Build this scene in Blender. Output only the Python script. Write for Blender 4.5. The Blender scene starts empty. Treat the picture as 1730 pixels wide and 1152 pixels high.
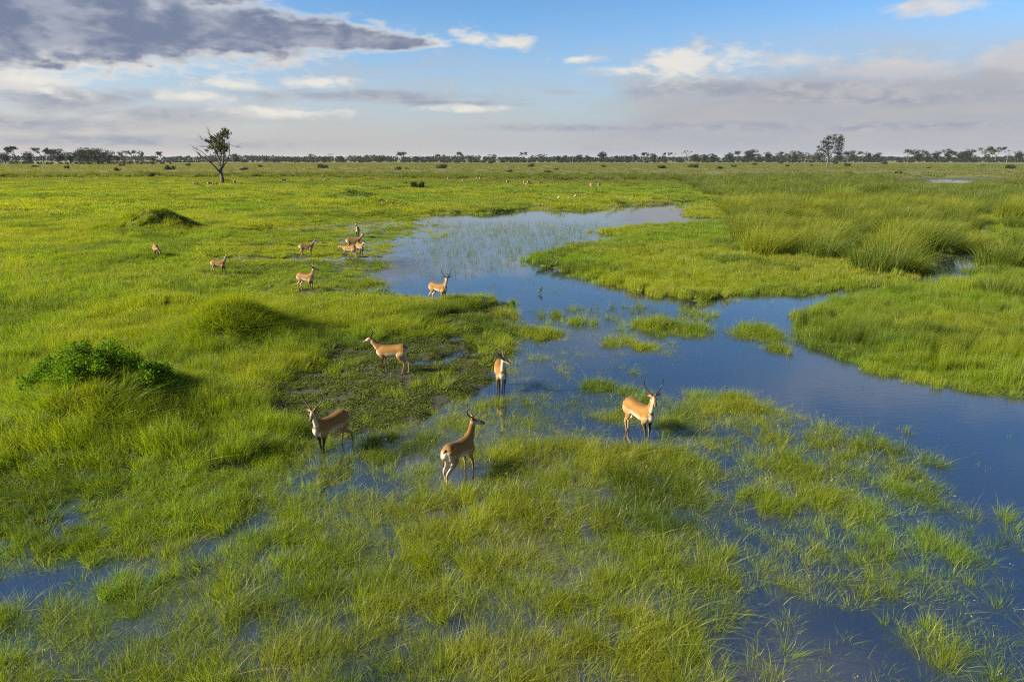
import bpy, math, random
import numpy as np
from mathutils import Vector, Matrix, kdtree

R = math.radians
scene = bpy.context.scene
COL = scene.collection

# ------------------------------------------------------------------ camera
CAM_H = 6.3
FPX = 1153.0                 # focal length in photo pixels (24 mm on a 36 mm wide frame)
PITCH = math.atan((576 - 268) / FPX)
cam_d = bpy.data.cameras.new('camera')
cam_d.lens = 24.0
cam_d.sensor_width = 36.0
cam_d.clip_start = 0.05
cam_d.clip_end = 30000
cam = bpy.data.objects.new('camera', cam_d)
COL.objects.link(cam)
cam.location = (0, 0, CAM_H)
cam.rotation_euler = (math.pi / 2 - PITCH, 0, 0)
scene.camera = cam

# ------------------------------------------------------------------ light
SUN_AZ, SUN_EL = R(-102), R(28)          # to the left and a little beyond the herd
SUN_DIR = Vector((math.sin(SUN_AZ) * math.cos(SUN_EL), math.cos(SUN_AZ) * math.cos(SUN_EL), math.sin(SUN_EL)))
sun_d = bpy.data.lights.new('sun', 'SUN')
sun_d.energy = 5.0
sun_d.angle = R(11.0)
sun_d.color = (1.0, 0.89, 0.68)
sun = bpy.data.objects.new('sun', sun_d)
COL.objects.link(sun)
sun.rotation_euler = SUN_DIR.to_track_quat('Z', 'Y').to_euler()

vs = scene.view_settings
vs.view_transform = 'Standard'
vs.look = 'None'
vs.exposure = 1.7
vs.gamma = 1.0
vs.use_curve_mapping = False
scene.cycles.max_bounces = 4
scene.cycles.diffuse_bounces = 2
scene.cycles.glossy_bounces = 2
scene.cycles.transmission_bounces = 4
scene.cycles.transparent_max_bounces = 4
scene.cycles.volume_bounces = 0
scene.cycles.use_denoising = False
scene.cycles.filter_width = 1.2
scene.cycles.use_adaptive_sampling = True
scene.cycles.adaptive_threshold = 0.014
scene.cycles.adaptive_min_samples = 56
scene.cycles.sample_clamp_direct = 12.0
scene.cycles.sample_clamp_indirect = 4.0


# ------------------------------------------------------------------ node helpers
class S:
    """a shader socket with arithmetic"""
    def __init__(self, nt, sock):
        self.nt, self.k = nt, sock

    def _m(self, op, *others):
        n = self.nt.nodes.new('ShaderNodeMath')
        n.operation = op
        for i, o in enumerate((self,) + others):
            if isinstance(o, S):
                self.nt.links.new(o.k, n.inputs[i])
            else:
                n.inputs[i].default_value = float(o)
        return S(self.nt, n.outputs[0])

    def __add__(self, o): return self._m('ADD', o)
    def __radd__(self, o): return self._m('ADD', o)
    def __sub__(self, o): return self._m('SUBTRACT', o)
    def __rsub__(self, o): return (self * -1.0) + o
    def __mul__(self, o): return self._m('MULTIPLY', o)
    def __rmul__(self, o): return self._m('MULTIPLY', o)
    def __truediv__(self, o): return self._m('DIVIDE', o)
    def max(self, o): return self._m('MAXIMUM', o)
    def min(self, o): return self._m('MINIMUM', o)
    def sqrt(self): return self._m('SQRT')

    def smooth(self, a, b, lo=0.0, hi=1.0):
        n = self.nt.nodes.new('ShaderNodeMapRange')
        n.interpolation_type = 'SMOOTHSTEP'
        self.nt.links.new(self.k, n.inputs['Value'])
        n.inputs['From Min'].default_value = a
        n.inputs['From Max'].default_value = b
        n.inputs['To Min'].default_value = lo
        n.inputs['To Max'].default_value = hi
        return S(self.nt, n.outputs[0])


def node(nt, kind, **props):
    n = nt.nodes.new(kind)
    for k, v in props.items():
        setattr(n, k, v)
    return n


def mixc(nt, fac, a, b, mode='MIX'):
    n = node(nt, 'ShaderNodeMix', data_type='RGBA', blend_type=mode)
    for sock, v in ((n.inputs['Factor'], fac), (n.inputs[6], a), (n.inputs[7], b)):
        if isinstance(v, S):
            nt.links.new(v.k, sock)
        elif isinstance(v, (int, float)):
            sock.default_value = float(v)
        else:
            sock.default_value = tuple(v) + (1.0,)
    return S(nt, n.outputs[2])


def combine(nt, x, y, z=0.0):
    n = node(nt, 'ShaderNodeCombineXYZ')
    for i, v in enumerate((x, y, z)):
        if isinstance(v, S):
            nt.links.new(v.k, n.inputs[i])
        else:
            n.inputs[i].default_value = v
    return S(nt, n.outputs[0])


def noise(nt, vec, scale, detail=4.0, rough=0.55, dist=0.0, color=False):
    n = node(nt, 'ShaderNodeTexNoise')
    if vec is not None:
        nt.links.new(vec.k, n.inputs['Vector'])
    n.inputs['Scale'].default_value = scale
    n.inputs['Detail'].default_value = detail
    n.inputs['Roughness'].default_value = rough
    n.inputs['Distortion'].default_value = dist
    return S(nt, n.outputs['Color' if color else 'Fac'])


# ------------------------------------------------------------------ photo pixel -> place
def ray(px, py):
    x, y = (px - 865.0) / FPX, -(py - 576.0) / FPX
    c, s = math.cos(PITCH), math.sin(PITCH)
    return Vector((x, c + y * s, -s + y * c))


def G(px, py, z=0.0):
    """the spot of ground that the photograph shows at this pixel"""
    d = ray(px, py)
    t = (CAM_H - z) / max(-d.z, 1e-4)
    return Vector((d.x * t, d.y * t, z))


def azel(px, py):
    d = ray(px, py).normalized()
    return math.degrees(math.atan2(d.x, d.y)), math.degrees(math.asin(d.z))


# ------------------------------------------------------------------ sky
world = bpy.data.worlds.new('World')
scene.world = world
world.use_nodes = True
world.cycles.sampling_method = 'NONE'      # an even sky: plain path tracing is quicker
nt = world.node_tree
nt.nodes.clear()
out = node(nt, 'ShaderNodeOutputWorld')
sky = node(nt, 'ShaderNodeTexSky', sky_type='NISHITA')
sky.sun_disc = False
sky.sun_elevation = SUN_EL
sky.sun_rotation = SUN_AZ
sky.altitude = 900
sky.air_density = 1.0
sky.dust_density = 0.2
sky.ozone_density = 4.0
tc = node(nt, 'ShaderNodeTexCoord')
sep = node(nt, 'ShaderNodeSeparateXYZ')
nt.links.new(tc.outputs['Generated'], sep.inputs[0])
X, Y, Z = (S(nt, sep.outputs[i]) for i in range(3))
AZ = X._m('ARCTAN2', Y) * 57.29578
EL = Z._m('ARCSINE') * 57.29578
strip = combine(nt, AZ * 0.10, EL * 0.42)
puff = combine(nt, AZ * 0.16, EL * 0.34)
n_big = noise(nt, puff, 1.5, 3, 0.5, 0.2)
n_fine = noise(nt, combine(nt, AZ * 0.16, EL * 0.42), 4.2, 5, 0.5, 0.35)
n_puff = n_big * 0.5 + n_fine * 0.5
n_str = noise(nt, strip, 1.3, 5, 0.6, 0.5)
zz = Z.max(0.0) + 0.13
plane = combine(nt, X / zz, Y / zz)
n_hi = noise(nt, plane, 1.1, 6, 0.55, 0.2)


def ellipses(lst):
    f = None
    for (px, py, rx, ry) in lst:
        a, e = azel(px, py)
        k = 0.0462
        dx, dy = (AZ - a) / (rx * k), (EL - e) / (ry * k)
        v = 1.0 - (dx * dx + dy * dy).sqrt()
        f = v if f is None else f.max(v)
    return f


bg = node(nt, 'ShaderNodeBackground')
hs = node(nt, 'ShaderNodeHueSaturation')
hs.inputs['Saturation'].default_value = 1.14
nt.links.new(sky.outputs[0], hs.inputs['Color'])
nt.links.new(hs.outputs[0], bg.inputs[0])
bg.inputs[1].default_value = 0.050
last = bg.outputs[0]


def layer(cover, color):
    global last
    b = node(nt, 'ShaderNodeBackground')
    nt.links.new(color.k, b.inputs[0])
    b.inputs[1].default_value = 0.325
    m = node(nt, 'ShaderNodeMixShader')
    nt.links.new(cover.k, m.inputs[0])
    nt.links.new(last, m.inputs[1])
    nt.links.new(b.outputs[0], m.inputs[2])
    last = m.outputs[0]


CREAM, SLATE, MAUVE = (0.80, 0.77, 0.70), (0.19, 0.22, 0.36), (0.44, 0.42, 0.45)
# scattered cloud overhead, out of the frame; it only shows mirrored in the water
hi = n_hi.smooth(0.45, 0.66) * EL.smooth(11, 18) * 0.62
layer(hi, mixc(nt, n_hi.smooth(0.54, 0.78), CREAM, (0.40, 0.42, 0.52)))
# pale veil towards the horizon
veil = EL.smooth(-0.5, 12.0, 0.97, 0.0) + (n_str - 0.5) * EL.smooth(1.0, 5.0, 0.1, 0.9) * EL.smooth(7.0, 12.0, 1.0, 0.0)
veil = veil + AZ.smooth(2, 24) * EL.smooth(3.5, 10.5, 0.55, 0.0)
veil = veil.max(0.0).min(1.0)
warm = AZ.smooth(-45, 15, 1.0, 0.0)
layer(veil, mixc(nt, n_str.smooth(0.35, 0.65), mixc(nt, warm, (0.40, 0.42, 0.47), (0.56, 0.50, 0.47)), mixc(nt, warm, (0.45, 0.45, 0.465), (0.52, 0.48, 0.465))))
# dull stratus bars
bars = ellipses([(600, 163, 300, 15), (760, 174, 230, 9), (90, 166, 230, 26), (250, 190, 160, 18), (60, 208, 200, 18),
                 (1290, 152, 360, 20), (1560, 162, 300, 20), (1080, 216, 400, 11), (1500, 214, 360, 11), (250, 240, 320, 14)])
bars = (bars + (n_str - 0.5) * 2.4 + (n_fine - 0.5) * 0.6).smooth(0.0, 0.95) * 0.85
layer(bars, mixc(nt, n_puff.smooth(0.42, 0.6), (0.31, 0.34, 0.42), (0.45, 0.46, 0.49)))
# white clouds
white = ellipses([(130, 101, 300, 26), (30, 130, 170, 30), (395, 142, 95, 17), (530, 141, 90, 14), (330, 163, 90, 16), (800, 64, 62, 20), (865, 72, 60, 18), (975, 101, 75, 9),
                  (1060, 118, 110, 11), (1150, 106, 90, 36), (1235, 106, 150, 32), (1350, 106, 150, 24), (1540, 116, 230, 30), (1690, 102, 130, 24),
                  (1585, 11, 100, 18), (470, 102, 60, 12), (738, 76, 45, 14), (360, 3, 80, 12), (560, 60, 190, 26), (300, 85, 300, 16), (780, 183, 110, 10), (480, 190, 150, 13)])
wf = white + (n_fine - 0.5) * 1.3 + (n_big - 0.5) * 1.0 + (n_str - 0.5) * 1.7
greyer = AZ.smooth(14, 24) * EL.smooth(5.0, 8.0, 1.0, 0.3)
layer(wf.smooth(0.05, 0.95) * 0.90, mixc(nt, greyer, mixc(nt, n_big.smooth(0.45, 0.65), CREAM, (0.64, 0.62, 0.61)), (0.52, 0.52, 0.57)))
bank = ellipses([(1150, 106, 80, 30)])
layer((bank + (n_fine - 0.5) * 1.6).smooth(0.1, 0.8) * 0.85, mixc(nt, 0.5, (0.72, 0.70, 0.68), CREAM))
# the dark cloud at upper left
dark = ellipses([(-300, 25, 420, 85), (60, 36, 400, 70), (330, 48, 300, 50), (520, 62, 210, 28), (650, 72, 110, 15), (200, -30, 260, 50)])
df = dark + (n_fine - 0.5) * 0.60 + (n_big - 0.5) * 0.75
layer(df.smooth(-0.06, 0.42), mixc(nt, df.smooth(0.03, 0.46), CREAM, mixc(nt, (n_big * .75 + n_fine * .25).smooth(0.36, 0.58), (0.37, 0.40, 0.48), (0.18, 0.22, 0.33))))
nt.links.new(last, out.inputs['Surface'])


# ------------------------------------------------------------------ numpy noise
def _hash(ix, iy, seed):
    h = (ix * 374761393 + iy * 668265263 + seed * 1442695041) & 0x7fffffff
    h = ((h ^ (h >> 13)) * 1274126177) & 0x7fffffff
    h = (h ^ (h >> 16)) & 0xffff
    return h / 65535.0


def vnoise(x, y, seed=0):
    ix, iy = np.floor(x).astype(np.int64), np.floor(y).astype(np.int64)
    fx, fy = x - ix, y - iy
    fx, fy = fx * fx * (3 - 2 * fx), fy * fy * (3 - 2 * fy)
    a, b = _hash(ix, iy, seed), _hash(ix + 1, iy, seed)
    c, d = _hash(ix, iy + 1, seed), _hash(ix + 1, iy + 1, seed)
    return (a + (b - a) * fx) * (1 - fy) + (c + (d - c) * fx) * fy


def fbm(x, y, seed=0, oct=4):
    s, a, t = 0.0, 0.5, 0.0
    for o in range(oct):
        s = s + a * vnoise(x * 2 ** o + 17.3 * o, y * 2 ** o - 9.1 * o, seed + o)
        t += a
        a *= 0.5
    return s / t


def sstep(v, a, b):
    t = np.clip((v - a) / (b - a), 0, 1)
    return t * t * (3 - 2 * t)


def poly(pts):
    return np.array([G(*p)[:2] for p in pts])


def inside_dist(P, x, y):
    """signed distance to a polygon on the ground, positive inside"""
    n = len(P)
    ins = np.zeros(x.shape, bool)
    d2 = np.full(x.shape, 1e18)
    for i in range(n):
        ax, ay = P[i]
        bx, by = P[(i + 1) % n]
        ex, ey = bx - ax, by - ay
        t = np.clip(((x - ax) * ex + (y - ay) * ey) / (ex * ex + ey * ey + 1e-12), 0, 1)
        d2 = np.minimum(d2, (x - ax - ex * t) ** 2 + (y - ay - ey * t) ** 2)
        if ay != by:
            c = ((ay > y) != (by > y)) & (x < ex * (y - ay) / (by - ay) + ax)
            ins ^= c
    d = np.sqrt(d2)
    return np.where(ins, d, -d)


# ------------------------------------------------------------------ the map of the marsh
# layers painted one over the other: outline, softness (share of distance), values
KEYS = ('z', 'flood', 'land', 'herb', 'sedge', 'stem', 'hgt', 'dry_shade', 'tall')
BASE = dict(z=0.10, flood=0.0, land=1.0, herb=0.0, sedge=0.0, stem=0.0, hgt=1.0, dry_shade=0.25, tall=0.0)
LAYERS = [
    # the sedge meadow right of the water
    ([(1200, 345), (1000, 395), (900, 440), (1120, 505), (1240, 500), (1480, 487), (1560, 470), (1500, 420), (1330, 340)], .03,
     dict(z=-0.03, land=0, sedge=1.0, hgt=.8, dry_shade=.35)),
    ([(1900, 440), (1640, 470), (1480, 500), (1400, 520), (1345, 545), (1360, 582), (1450, 617), (1560, 642), (1650, 658), (1900, 700)], .02,
     dict(z=-0.04, land=0, sedge=1.0, hgt=1.15, dry_shade=.3)),
    # far plain, cloud shade put into the grass colour as a drier hue
    ([(-900, 273), (2600, 273), (2900, 291), (1750, 292), (1200, 296), (865, 296), (400, 297), (-900, 299)], .08, dict(land=1, dry_shade=.75, hgt=.8)),
    ([(1100, 296), (2400, 294), (2400, 318), (1600, 310), (1250, 312)], .05, dict(land=1, dry_shade=.55, hgt=1.0)),
    ([(1225, 346), (1240, 385), (1262, 428), (1330, 432), (1440, 434), (1560, 450), (1610, 432), (1640, 376), (1560, 346), (1330, 342)], .02, dict(sedge=.42, land=0, hgt=.38, dry_shade=.0)),
    # bands of reeds far out
    ([(-300, 302), (200, 301), (330, 302), (620, 303), (900, 306), (1200, 309), (1200, 300), (900, 298), (620, 296), (330, 296), (-300, 297)], .02, dict(tall=.42)),
    ([(700, 291), (1000, 291), (1600, 293), (1600, 290), (1000, 289), (700, 289)], .02, dict(tall=.25)),
    ([(1150, 306), (1300, 300), (1560, 300), (1660, 312), (2100, 306), (2100, 400), (1690, 380), (1655, 372), (1560, 352), (1330, 350), (1240, 342), (1190, 330)], .02, dict(tall=.8)),
    # grazed ground round the far herd
    ([(380, 500), (350, 440), (420, 390), (560, 370), (700, 362), (720, 510), (560, 520)], .06, dict(z=0.035, land=.75, herb=.3, hgt=.5, dry_shade=.3)),
    # grassland standing in shallow water, whole foreground
    ([(-900, 900), (-300, 860), (0, 815), (220, 800), (440, 775), (500, 720), (640, 690), (780, 650), (840, 610), (900, 560), (1300, 560), (1900, 700), (2600, 1000), (2600, 2600), (-2000, 2600)], .02,
     dict(z=-0.10, land=.0, flood=.72, hgt=.66, dry_shade=.2)),
    # open water
    ([(1190, 338), (1150, 345), (1060, 348), (1000, 357), (900, 353), (820, 362), (740, 360), (700, 370), (680, 392), (640, 405), (615, 414), (612, 440), (600, 470), (605, 490), (640, 500), (720, 507),
      (790, 516), (850, 514), (868, 520), (850, 545), (880, 560), (860, 590), (800, 640), (720, 670), (690, 695), (790, 690), (860, 660), (960, 640), (1050, 655), (1130, 680), (1250, 668), (1350, 700), (1450, 735),
      (1560, 785), (1620, 835), (1690, 885), (1900, 960), (2300, 1000), (2300, 760), (1900, 690), (1650, 657), (1560, 641), (1450, 616), (1362, 582), (1345, 545), (1400, 520), (1480, 500), (1580, 487), (1655, 474), (1672, 432),
      (1684, 385), (1640, 380), (1604, 432), (1566, 446), (1552, 468), (1480, 487), (1410, 492), (1330, 497), (1240, 498), (1180, 510), (1120, 503), (1060, 492), (1000, 472), (930, 457), (890, 441), (950, 420), (1060, 402), (1010, 393),
      (1080, 383), (1160, 378), (1238, 376), (1240, 369), (1160, 366)], .022,
     dict(z=-0.40, land=0, flood=0, sedge=0, herb=0, stem=.12)),
    # water with thin stems
    ([(600, 400), (700, 368), (860, 362), (1000, 365), (1060, 398), (900, 440), (780, 470), (640, 500), (590, 470)], .05, dict(stem=.85)),
    ([(860, 600), (880, 540), (1000, 520), (1130, 520), (1210, 530), (1190, 570), (1050, 640), (940, 640)], .04, dict(stem=.8, flood=.05)),
    ([(620, 700), (720, 650), (830, 640), (960, 640), (1050, 680), (1000, 740), (800, 760)], .03, dict(z=-.12, flood=.44, stem=.7, hgt=.55)),
    ([(820, 560), (860, 590), (800, 645), (1010, 690), (960, 600)], .03, dict(z=-.15, flood=.16, stem=1.0, hgt=.6)),
    # thin grass over deep water, lower right
    ([(1230, 830), (1350, 900), (1500, 860), (1640, 870), (2300, 1000), (2300, 2000), (1180, 2000), (1240, 1080)], .05, dict(z=-.3, flood=.34, hgt=.66, dry_shade=.12)),
    ([(1180, 1060), (1330, 1000), (1560, 1040), (1760, 960), (2300, 1000), (2300, 2000), (1180, 2000)], .03, dict(flood=.22)),
    ([(-500, 1060), (100, 1045), (330, 965), (450, 905), (560, 880), (900, 900), (1120, 980), (1190, 1080), (1190, 1600), (-500, 1600)], .03, dict(flood=.98, hgt=.64, dry_shade=.22)),
    # bars of open water in the foreground
    ([(-300, 1000), (-100, 990), (60, 975), (200, 945), (330, 905), (430, 872), (450, 886), (386, 914), (320, 942), (200, 983), (80, 1027), (-200, 1084)], .010, dict(z=-.2, flood=.10, stem=.8)),
    ([(1110, 735), (1180, 760), (1300, 800), (1420, 870), (1340, 860), (1200, 800), (1120, 765)], .015, dict(z=-.25, flood=.16, stem=.3)),
    ([(1400, 780), (1500, 810), (1560, 850), (1440, 850)], .03, dict(z=-.25, flood=.22, stem=.4)),
    ([(560, 890), (640, 880), (680, 905), (600, 930)], .02, dict(z=-.2, flood=.3, stem=.3)),
    ([(620, 815), (700, 795), (720, 820), (640, 835)], .015, dict(z=-.2, flood=.2, stem=.3)),
    ([(840, 800), (910, 800), (920, 825), (850, 832)], .015, dict(z=-.2, flood=.25, stem=.3)),
    ([(640, 770), (760, 740), (800, 760), (700, 800)], .02, dict(z=-.2, flood=.35, stem=.3)),
    ([(850, 940), (900, 925), (960, 950), (880, 975)], .02, dict(z=-.2, flood=.45)),
    # denser rises of flooded grass
    ([(820, 770), (960, 745), (1100, 740), (1230, 800), (1200, 900), (950, 900), (780, 850)], .03, dict(flood=.85, hgt=.76, dry_shade=.35)),
    ([(560, 830), (700, 850), (780, 950), (640, 900)], .03, dict(flood=.8, hgt=.75, dry_shade=.4)),
    ([(1130, 690), (1260, 672), (1400, 730), (1560, 790), (1620, 850), (1500, 800), (1300, 770)], .025, dict(flood=.52, hgt=.62, dry_shade=.4)),
    ([(-300, 830), (0, 800), (440, 800), (420, 860), (200, 930), (-300, 960)], .03, dict(flood=.9, hgt=.6, z=-.03)),
    # trampled mud with low herbs
    ([(440, 655), (580, 588), (645, 550), (740, 526), (860, 512), (868, 520), (830, 545), (870, 575), (862, 608), (800, 665), (690, 712), (520, 750), (425, 712)], .016,
     dict(z=0.035, land=.04, flood=.0, herb=1.0, stem=0, hgt=.7)),
    ([(690, 612), (760, 602), (830, 590), (832, 596), (770, 612), (700, 622)], .006, dict(z=-.2, herb=.1, stem=.3)),
    ([(755, 572), (840, 560), (842, 564), (770, 580)], .005, dict(z=-.2, herb=.1)),
    ([(800, 520), (855, 516), (858, 520), (815, 526)], .004, dict(z=-.1, herb=.05)),
    ([(770, 560), (800, 540), (850, 545), (875, 580), (850, 610), (800, 600)], .01, dict(herb=.8, land=.35, hgt=.7)),
    # tall meadow running out to the spit
    ([(480, 560), (560, 520), (740, 512), (830, 512), (740, 545), (620, 580), (520, 600)], .02, dict(z=.12, land=1.0, herb=.1, hgt=1.0)),
    ([(560, 376), (700, 364), (740, 380), (690, 410), (665, 470), (610, 500), (545, 470), (560, 420)], .06, dict(z=-.02, land=.36, stem=1.0, hgt=.38)),
    # pools on the grazed ground
    ([(350, 436), (375, 434), (560, 434), (620, 437), (560, 441), (420, 441), (360, 440)], .004, dict(z=-.1, land=.25, stem=.5)),
    ([(420, 391), (480, 384), (560, 379), (660, 376), (700, 380), (640, 388), (540, 392), (440, 396)], .008, dict(z=-.06, land=.45, stem=.6)),
    ([(440, 415), (520, 408), (640, 408), (640, 414), (530, 416)], .006, dict(z=-.06, land=.5, stem=.6)),
    # far pools
    ([(1500, 300), (1700, 300), (1720, 324), (1500, 324)], .02, dict(tall=.0, land=.5, hgt=.3)),
    ([(1562, 303), (1645, 304), (1640, 311), (1570, 310)], .004, dict(z=-.3, land=.0, sedge=0, tall=0)),
    ([(1440, 286), (1510, 285.3), (1500, 287.2), (1450, 287.2)], .004, dict(z=-.3, land=.1)),
    ([(958, 333), (1000, 332), (1000, 335), (962, 336)], .004, dict(z=-.1, land=.4)),
]
LAYERS = [(poly(p), s, v) for p, s, v in LAYERS]
ISLETS = [(1280, 565, 1.15, .75), (1105, 552, .8, .9), (910, 566, .9, .5), (1160, 560, 1.1, .5), (1060, 585, .9, .4), (1295, 586, .35, .3), (1335, 598, .3, .35), (1540, 728, .35, .3), (628, 480, 1.1, .9), (1190, 535, .4, .4), (860, 556, .5, .3)]
MOUNDS = [(395, 578, 1.75, .95), (340, 580, 1.4, .25), (270, 528, 1.6, .30), (175, 708, 2.3, .95), (80, 690, 1.6, .25), (262, 394, 3.4, 1.6), (215, 394, 4.5, .45), (645, 352, 3.6, 1.1), (590, 335, 4.0, .35), (500, 540, 2.5, .2),
          (700, 318, 9.0, .5), (640, 306, 10.0, .7), (840, 308, 7.0, .8), (600, 334, 6.0, .4), (245, 300, 8.0, .8), (375, 310, 5.0, .5), (120, 440, 5.0, .3), (790, 545, 1.2, .18), (560, 300, 10, .5), (480, 296, 10, .5)]
MOUNDS = [(*G(px, py)[:2], r, h) for px, py, r, h in MOUNDS]
IS_W = [(*G(px, py)[:2], r, d) for px, py, r, d in ISLETS]


def marsh(x, y):
    dist = np.sqrt(x * x + y * y)
    wx = x + (fbm(x * .8, y * .8, 11, 4) - .5) * (.5 + .022 * dist) * 1.2
    wy = y + (fbm(x * .8 + 40, y * .8, 12, 4) - .5) * (.5 + .022 * dist) * 1.2
    v = {k: np.full(x.shape, BASE[k]) for k in KEYS}
    for P, soft, vals in LAYERS:
        lo, hi = P.min(0), P.max(0)
        m = 3 + soft * 400
        sel = (x > lo[0] - m) & (x < hi[0] + m) & (y > lo[1] - m) & (y < hi[1] + m)
        if not sel.any():
            continue
        d = inside_dist(P, wx[sel], wy[sel])
        s = np.maximum(soft * dist[sel], .12)
        w = sstep(d, -s * .6, s * .6)
        for k, val in vals.items():
            v[k][sel] += (val - v[k][sel]) * w
    for (cx, cy, r, den) in IS_W:
        d = np.sqrt((wx - cx) ** 2 + (wy - cy) ** 2)
        w = sstep(d, r * 1.25, r * .55)
        v['z'] += (-.06 - v['z']) * w
        v['flood'] = np.maximum(v['flood'], w * (.35 + .65 * den))
    wet = np.clip(-v['z'] * 6, 0, 1)
    z = v['z'] + (fbm(x * .9, y * .9, 5, 3) - .5) * .10 * (v['z'] > -.3)
    z = z + (1 - wet) * (fbm(x * .07, y * .07, 6, 3) - .4) * .35 * sstep(dist, 15, 60) * sstep(v['z'], 0.03, .09)
    far = sstep(dist, 250, 500)
    z = z * (1 - far) + far * np.where(v['z'] < 0, v['z'], .25 + (fbm(x * .01, y * .01, 7, 3) - .5) * .5)
    for (cx, cy, r, h) in MOUNDS:
        q = ((x - cx) ** 2 + (y - cy) ** 2) / (r * r)
        z = z + h * np.exp(-q * 1.6) * (1 + .35 * (fbm(x * 1.3, y * 1.3, 8, 2) - .5))
    v['z'] = z
    v['dist'] = dist
    return v


def ground_z(x, y):
    return float(marsh(np.array([x], float), np.array([y], float))['z'][0])


# ------------------------------------------------------------------ materials
def new_mat(name):
    m = bpy.data.materials.new(name)
    m.use_nodes = True
    m.node_tree.nodes.clear()
    o = node(m.node_tree, 'ShaderNodeOutputMaterial')
    return m, m.node_tree, o


def mat_ground():
    m, nt, o = new_mat('ground')
    g = node(nt, 'ShaderNodeNewGeometry')
    p = S(nt, g.outputs['Position'])
    sp = node(nt, 'ShaderNodeSeparateXYZ')
    nt.links.new(p.k, sp.inputs[0])
    n1 = noise(nt, p, .35, 6, .6)
    n2 = noise(nt, p, 4.0, 5, .65)
    cv = node(nt, 'ShaderNodeCombineXYZ')
    wide = combine(nt, S(nt, sp.outputs[0]) * .006, S(nt, sp.outputs[1]) * .02)
    n3 = noise(nt, wide, 1.0, 6, .6)
    at = node(nt, 'ShaderNodeAttribute', attribute_name='cover')
    cover = S(nt, at.outputs['Fac'])
    soil = mixc(nt, n2.smooth(.3, .7), (.010, .010, .006), (.028, .024, .013))
    turf = mixc(nt, n1.smooth(.35, .65), (.060, .085, .010), (.105, .120, .016))
    turf = mixc(nt, n3.smooth(.36, .64), turf, (.090, .086, .028))
    turf = mixc(nt, n2.smooth(.2, .9), turf, (.05, .06, .012))
    col = mixc(nt, cover, soil, turf)
    b = node(nt, 'ShaderNodeBsdfPrincipled')
    nt.links.new(col.k, b.inputs['Base Color'])
    b.inputs['Roughness'].default_value = .9
    bm = node(nt, 'ShaderNodeBump')
    bm.inputs['Strength'].default_value = .6
    bm.inputs['Distance'].default_value = .05
    nt.links.new(n2.k, bm.inputs['Height'])
    nt.links.new(bm.outputs[0], b.inputs['Normal'])
    nt.links.new(b.outputs[0], o.inputs[0])
    return m


def mat_water():
    m, nt, o = new_mat('water')
    g = node(nt, 'ShaderNodeNewGeometry')
    p = S(nt, g.outputs['Position'])
    mp = node(nt, 'ShaderNodeMapping')
    nt.links.new(p.k, mp.inputs[0])
    mp.inputs['Rotation'].default_value = (0, 0, R(-12))
    mp.inputs['Scale'].default_value = (2.2, 7.5, 1)
    w = S(nt, mp.outputs[0])
    rip = noise(nt, w, 1.0, 3, .5, .3)
    fine = noise(nt, w, 3.2, 2, .5)
    area = noise(nt, p, .16, 3, .5).smooth(.38, .62)
    h = rip * area * .055 + fine * area * .012
    bm = node(nt, 'ShaderNodeBump')
    bm.inputs['Strength'].default_value = 0.05
    bm.inputs['Distance'].default_value = 1.0
    nt.links.new(h.k, bm.inputs['Height'])
    b = node(nt, 'ShaderNodeBsdfPrincipled')
    murk = noise(nt, p, .5, 3)
    c = mixc(nt, murk, (.006, .010, .022), (.014, .018, .028))
    nt.links.new(c.k, b.inputs['Base Color'])
    b.inputs['Roughness'].default_value = .04
    b.inputs['IOR'].default_value = 2.6
    nt.links.new(bm.outputs[0], b.inputs['Normal'])
    nt.links.new(b.outputs[0], o.inputs[0])
    return m


def leaf_shader(nt, o, col, trans=.5, gloss=.02, rough=.45):
    d = node(nt, 'ShaderNodeBsdfDiffuse')
    t = node(nt, 'ShaderNodeBsdfTranslucent')
    nt.links.new(col.k, d.inputs[0])
    tcol = mixc(nt, 1.0, col, (1.8, 1.65, .5), 'MULTIPLY')
    nt.links.new(tcol.k, t.inputs[0])
    m1 = node(nt, 'ShaderNodeMixShader')
    m1.inputs[0].default_value = trans
    nt.links.new(d.outputs[0], m1.inputs[1])
    nt.links.new(t.outputs[0], m1.inputs[2])
    gl = node(nt, 'ShaderNodeBsdfGlossy')
    gl.inputs['Roughness'].default_value = rough
    m2 = node(nt, 'ShaderNodeMixShader')
    m2.inputs[0].default_value = gloss
    nt.links.new(m1.outputs[0], m2.inputs[1])
    nt.links.new(gl.outputs[0], m2.inputs[2])
    nt.links.new(m2.outputs[0], o.inputs[0])


def mat_grass(name, source, straw=False, **kw):
    """source: 'inst' = colour carried by each scattered tuft, 'obj' = the object's own colour"""
    m, nt, o = new_mat(name)
    if source == 'inst':
        a = node(nt, 'ShaderNodeAttribute', attribute_name='tcol', attribute_type='INSTANCER')
        col = S(nt, a.outputs['Color'])
    else:
        a = node(nt, 'ShaderNodeObjectInfo')
        col = S(nt, a.outputs['Color'])
    if straw:
        col = mixc(nt, .8, col, (.36, .30, .14))
    bv = node(nt, 'ShaderNodeAttribute', attribute_name='bv')
    bh = node(nt, 'ShaderNodeAttribute', attribute_name='bh')
    v, h = S(nt, bv.outputs['Fac']), S(nt, bh.outputs['Fac'])
    col = mixc(nt, v.smooth(.55, 1.0) * .55, col, (.18, .185, .012))
    col = mixc(nt, v.smooth(.94, .97) * .6, col, (.25, .21, .07))
    col = mixc(nt, v.smooth(.35, 0.0) * .4, col, (.035, .085, .012))
    col = mixc(nt, h.smooth(.5, 1.0) * .22, col, (.20, .20, .02))
    leaf_shader(nt, o, col, **kw)
    return m


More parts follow.
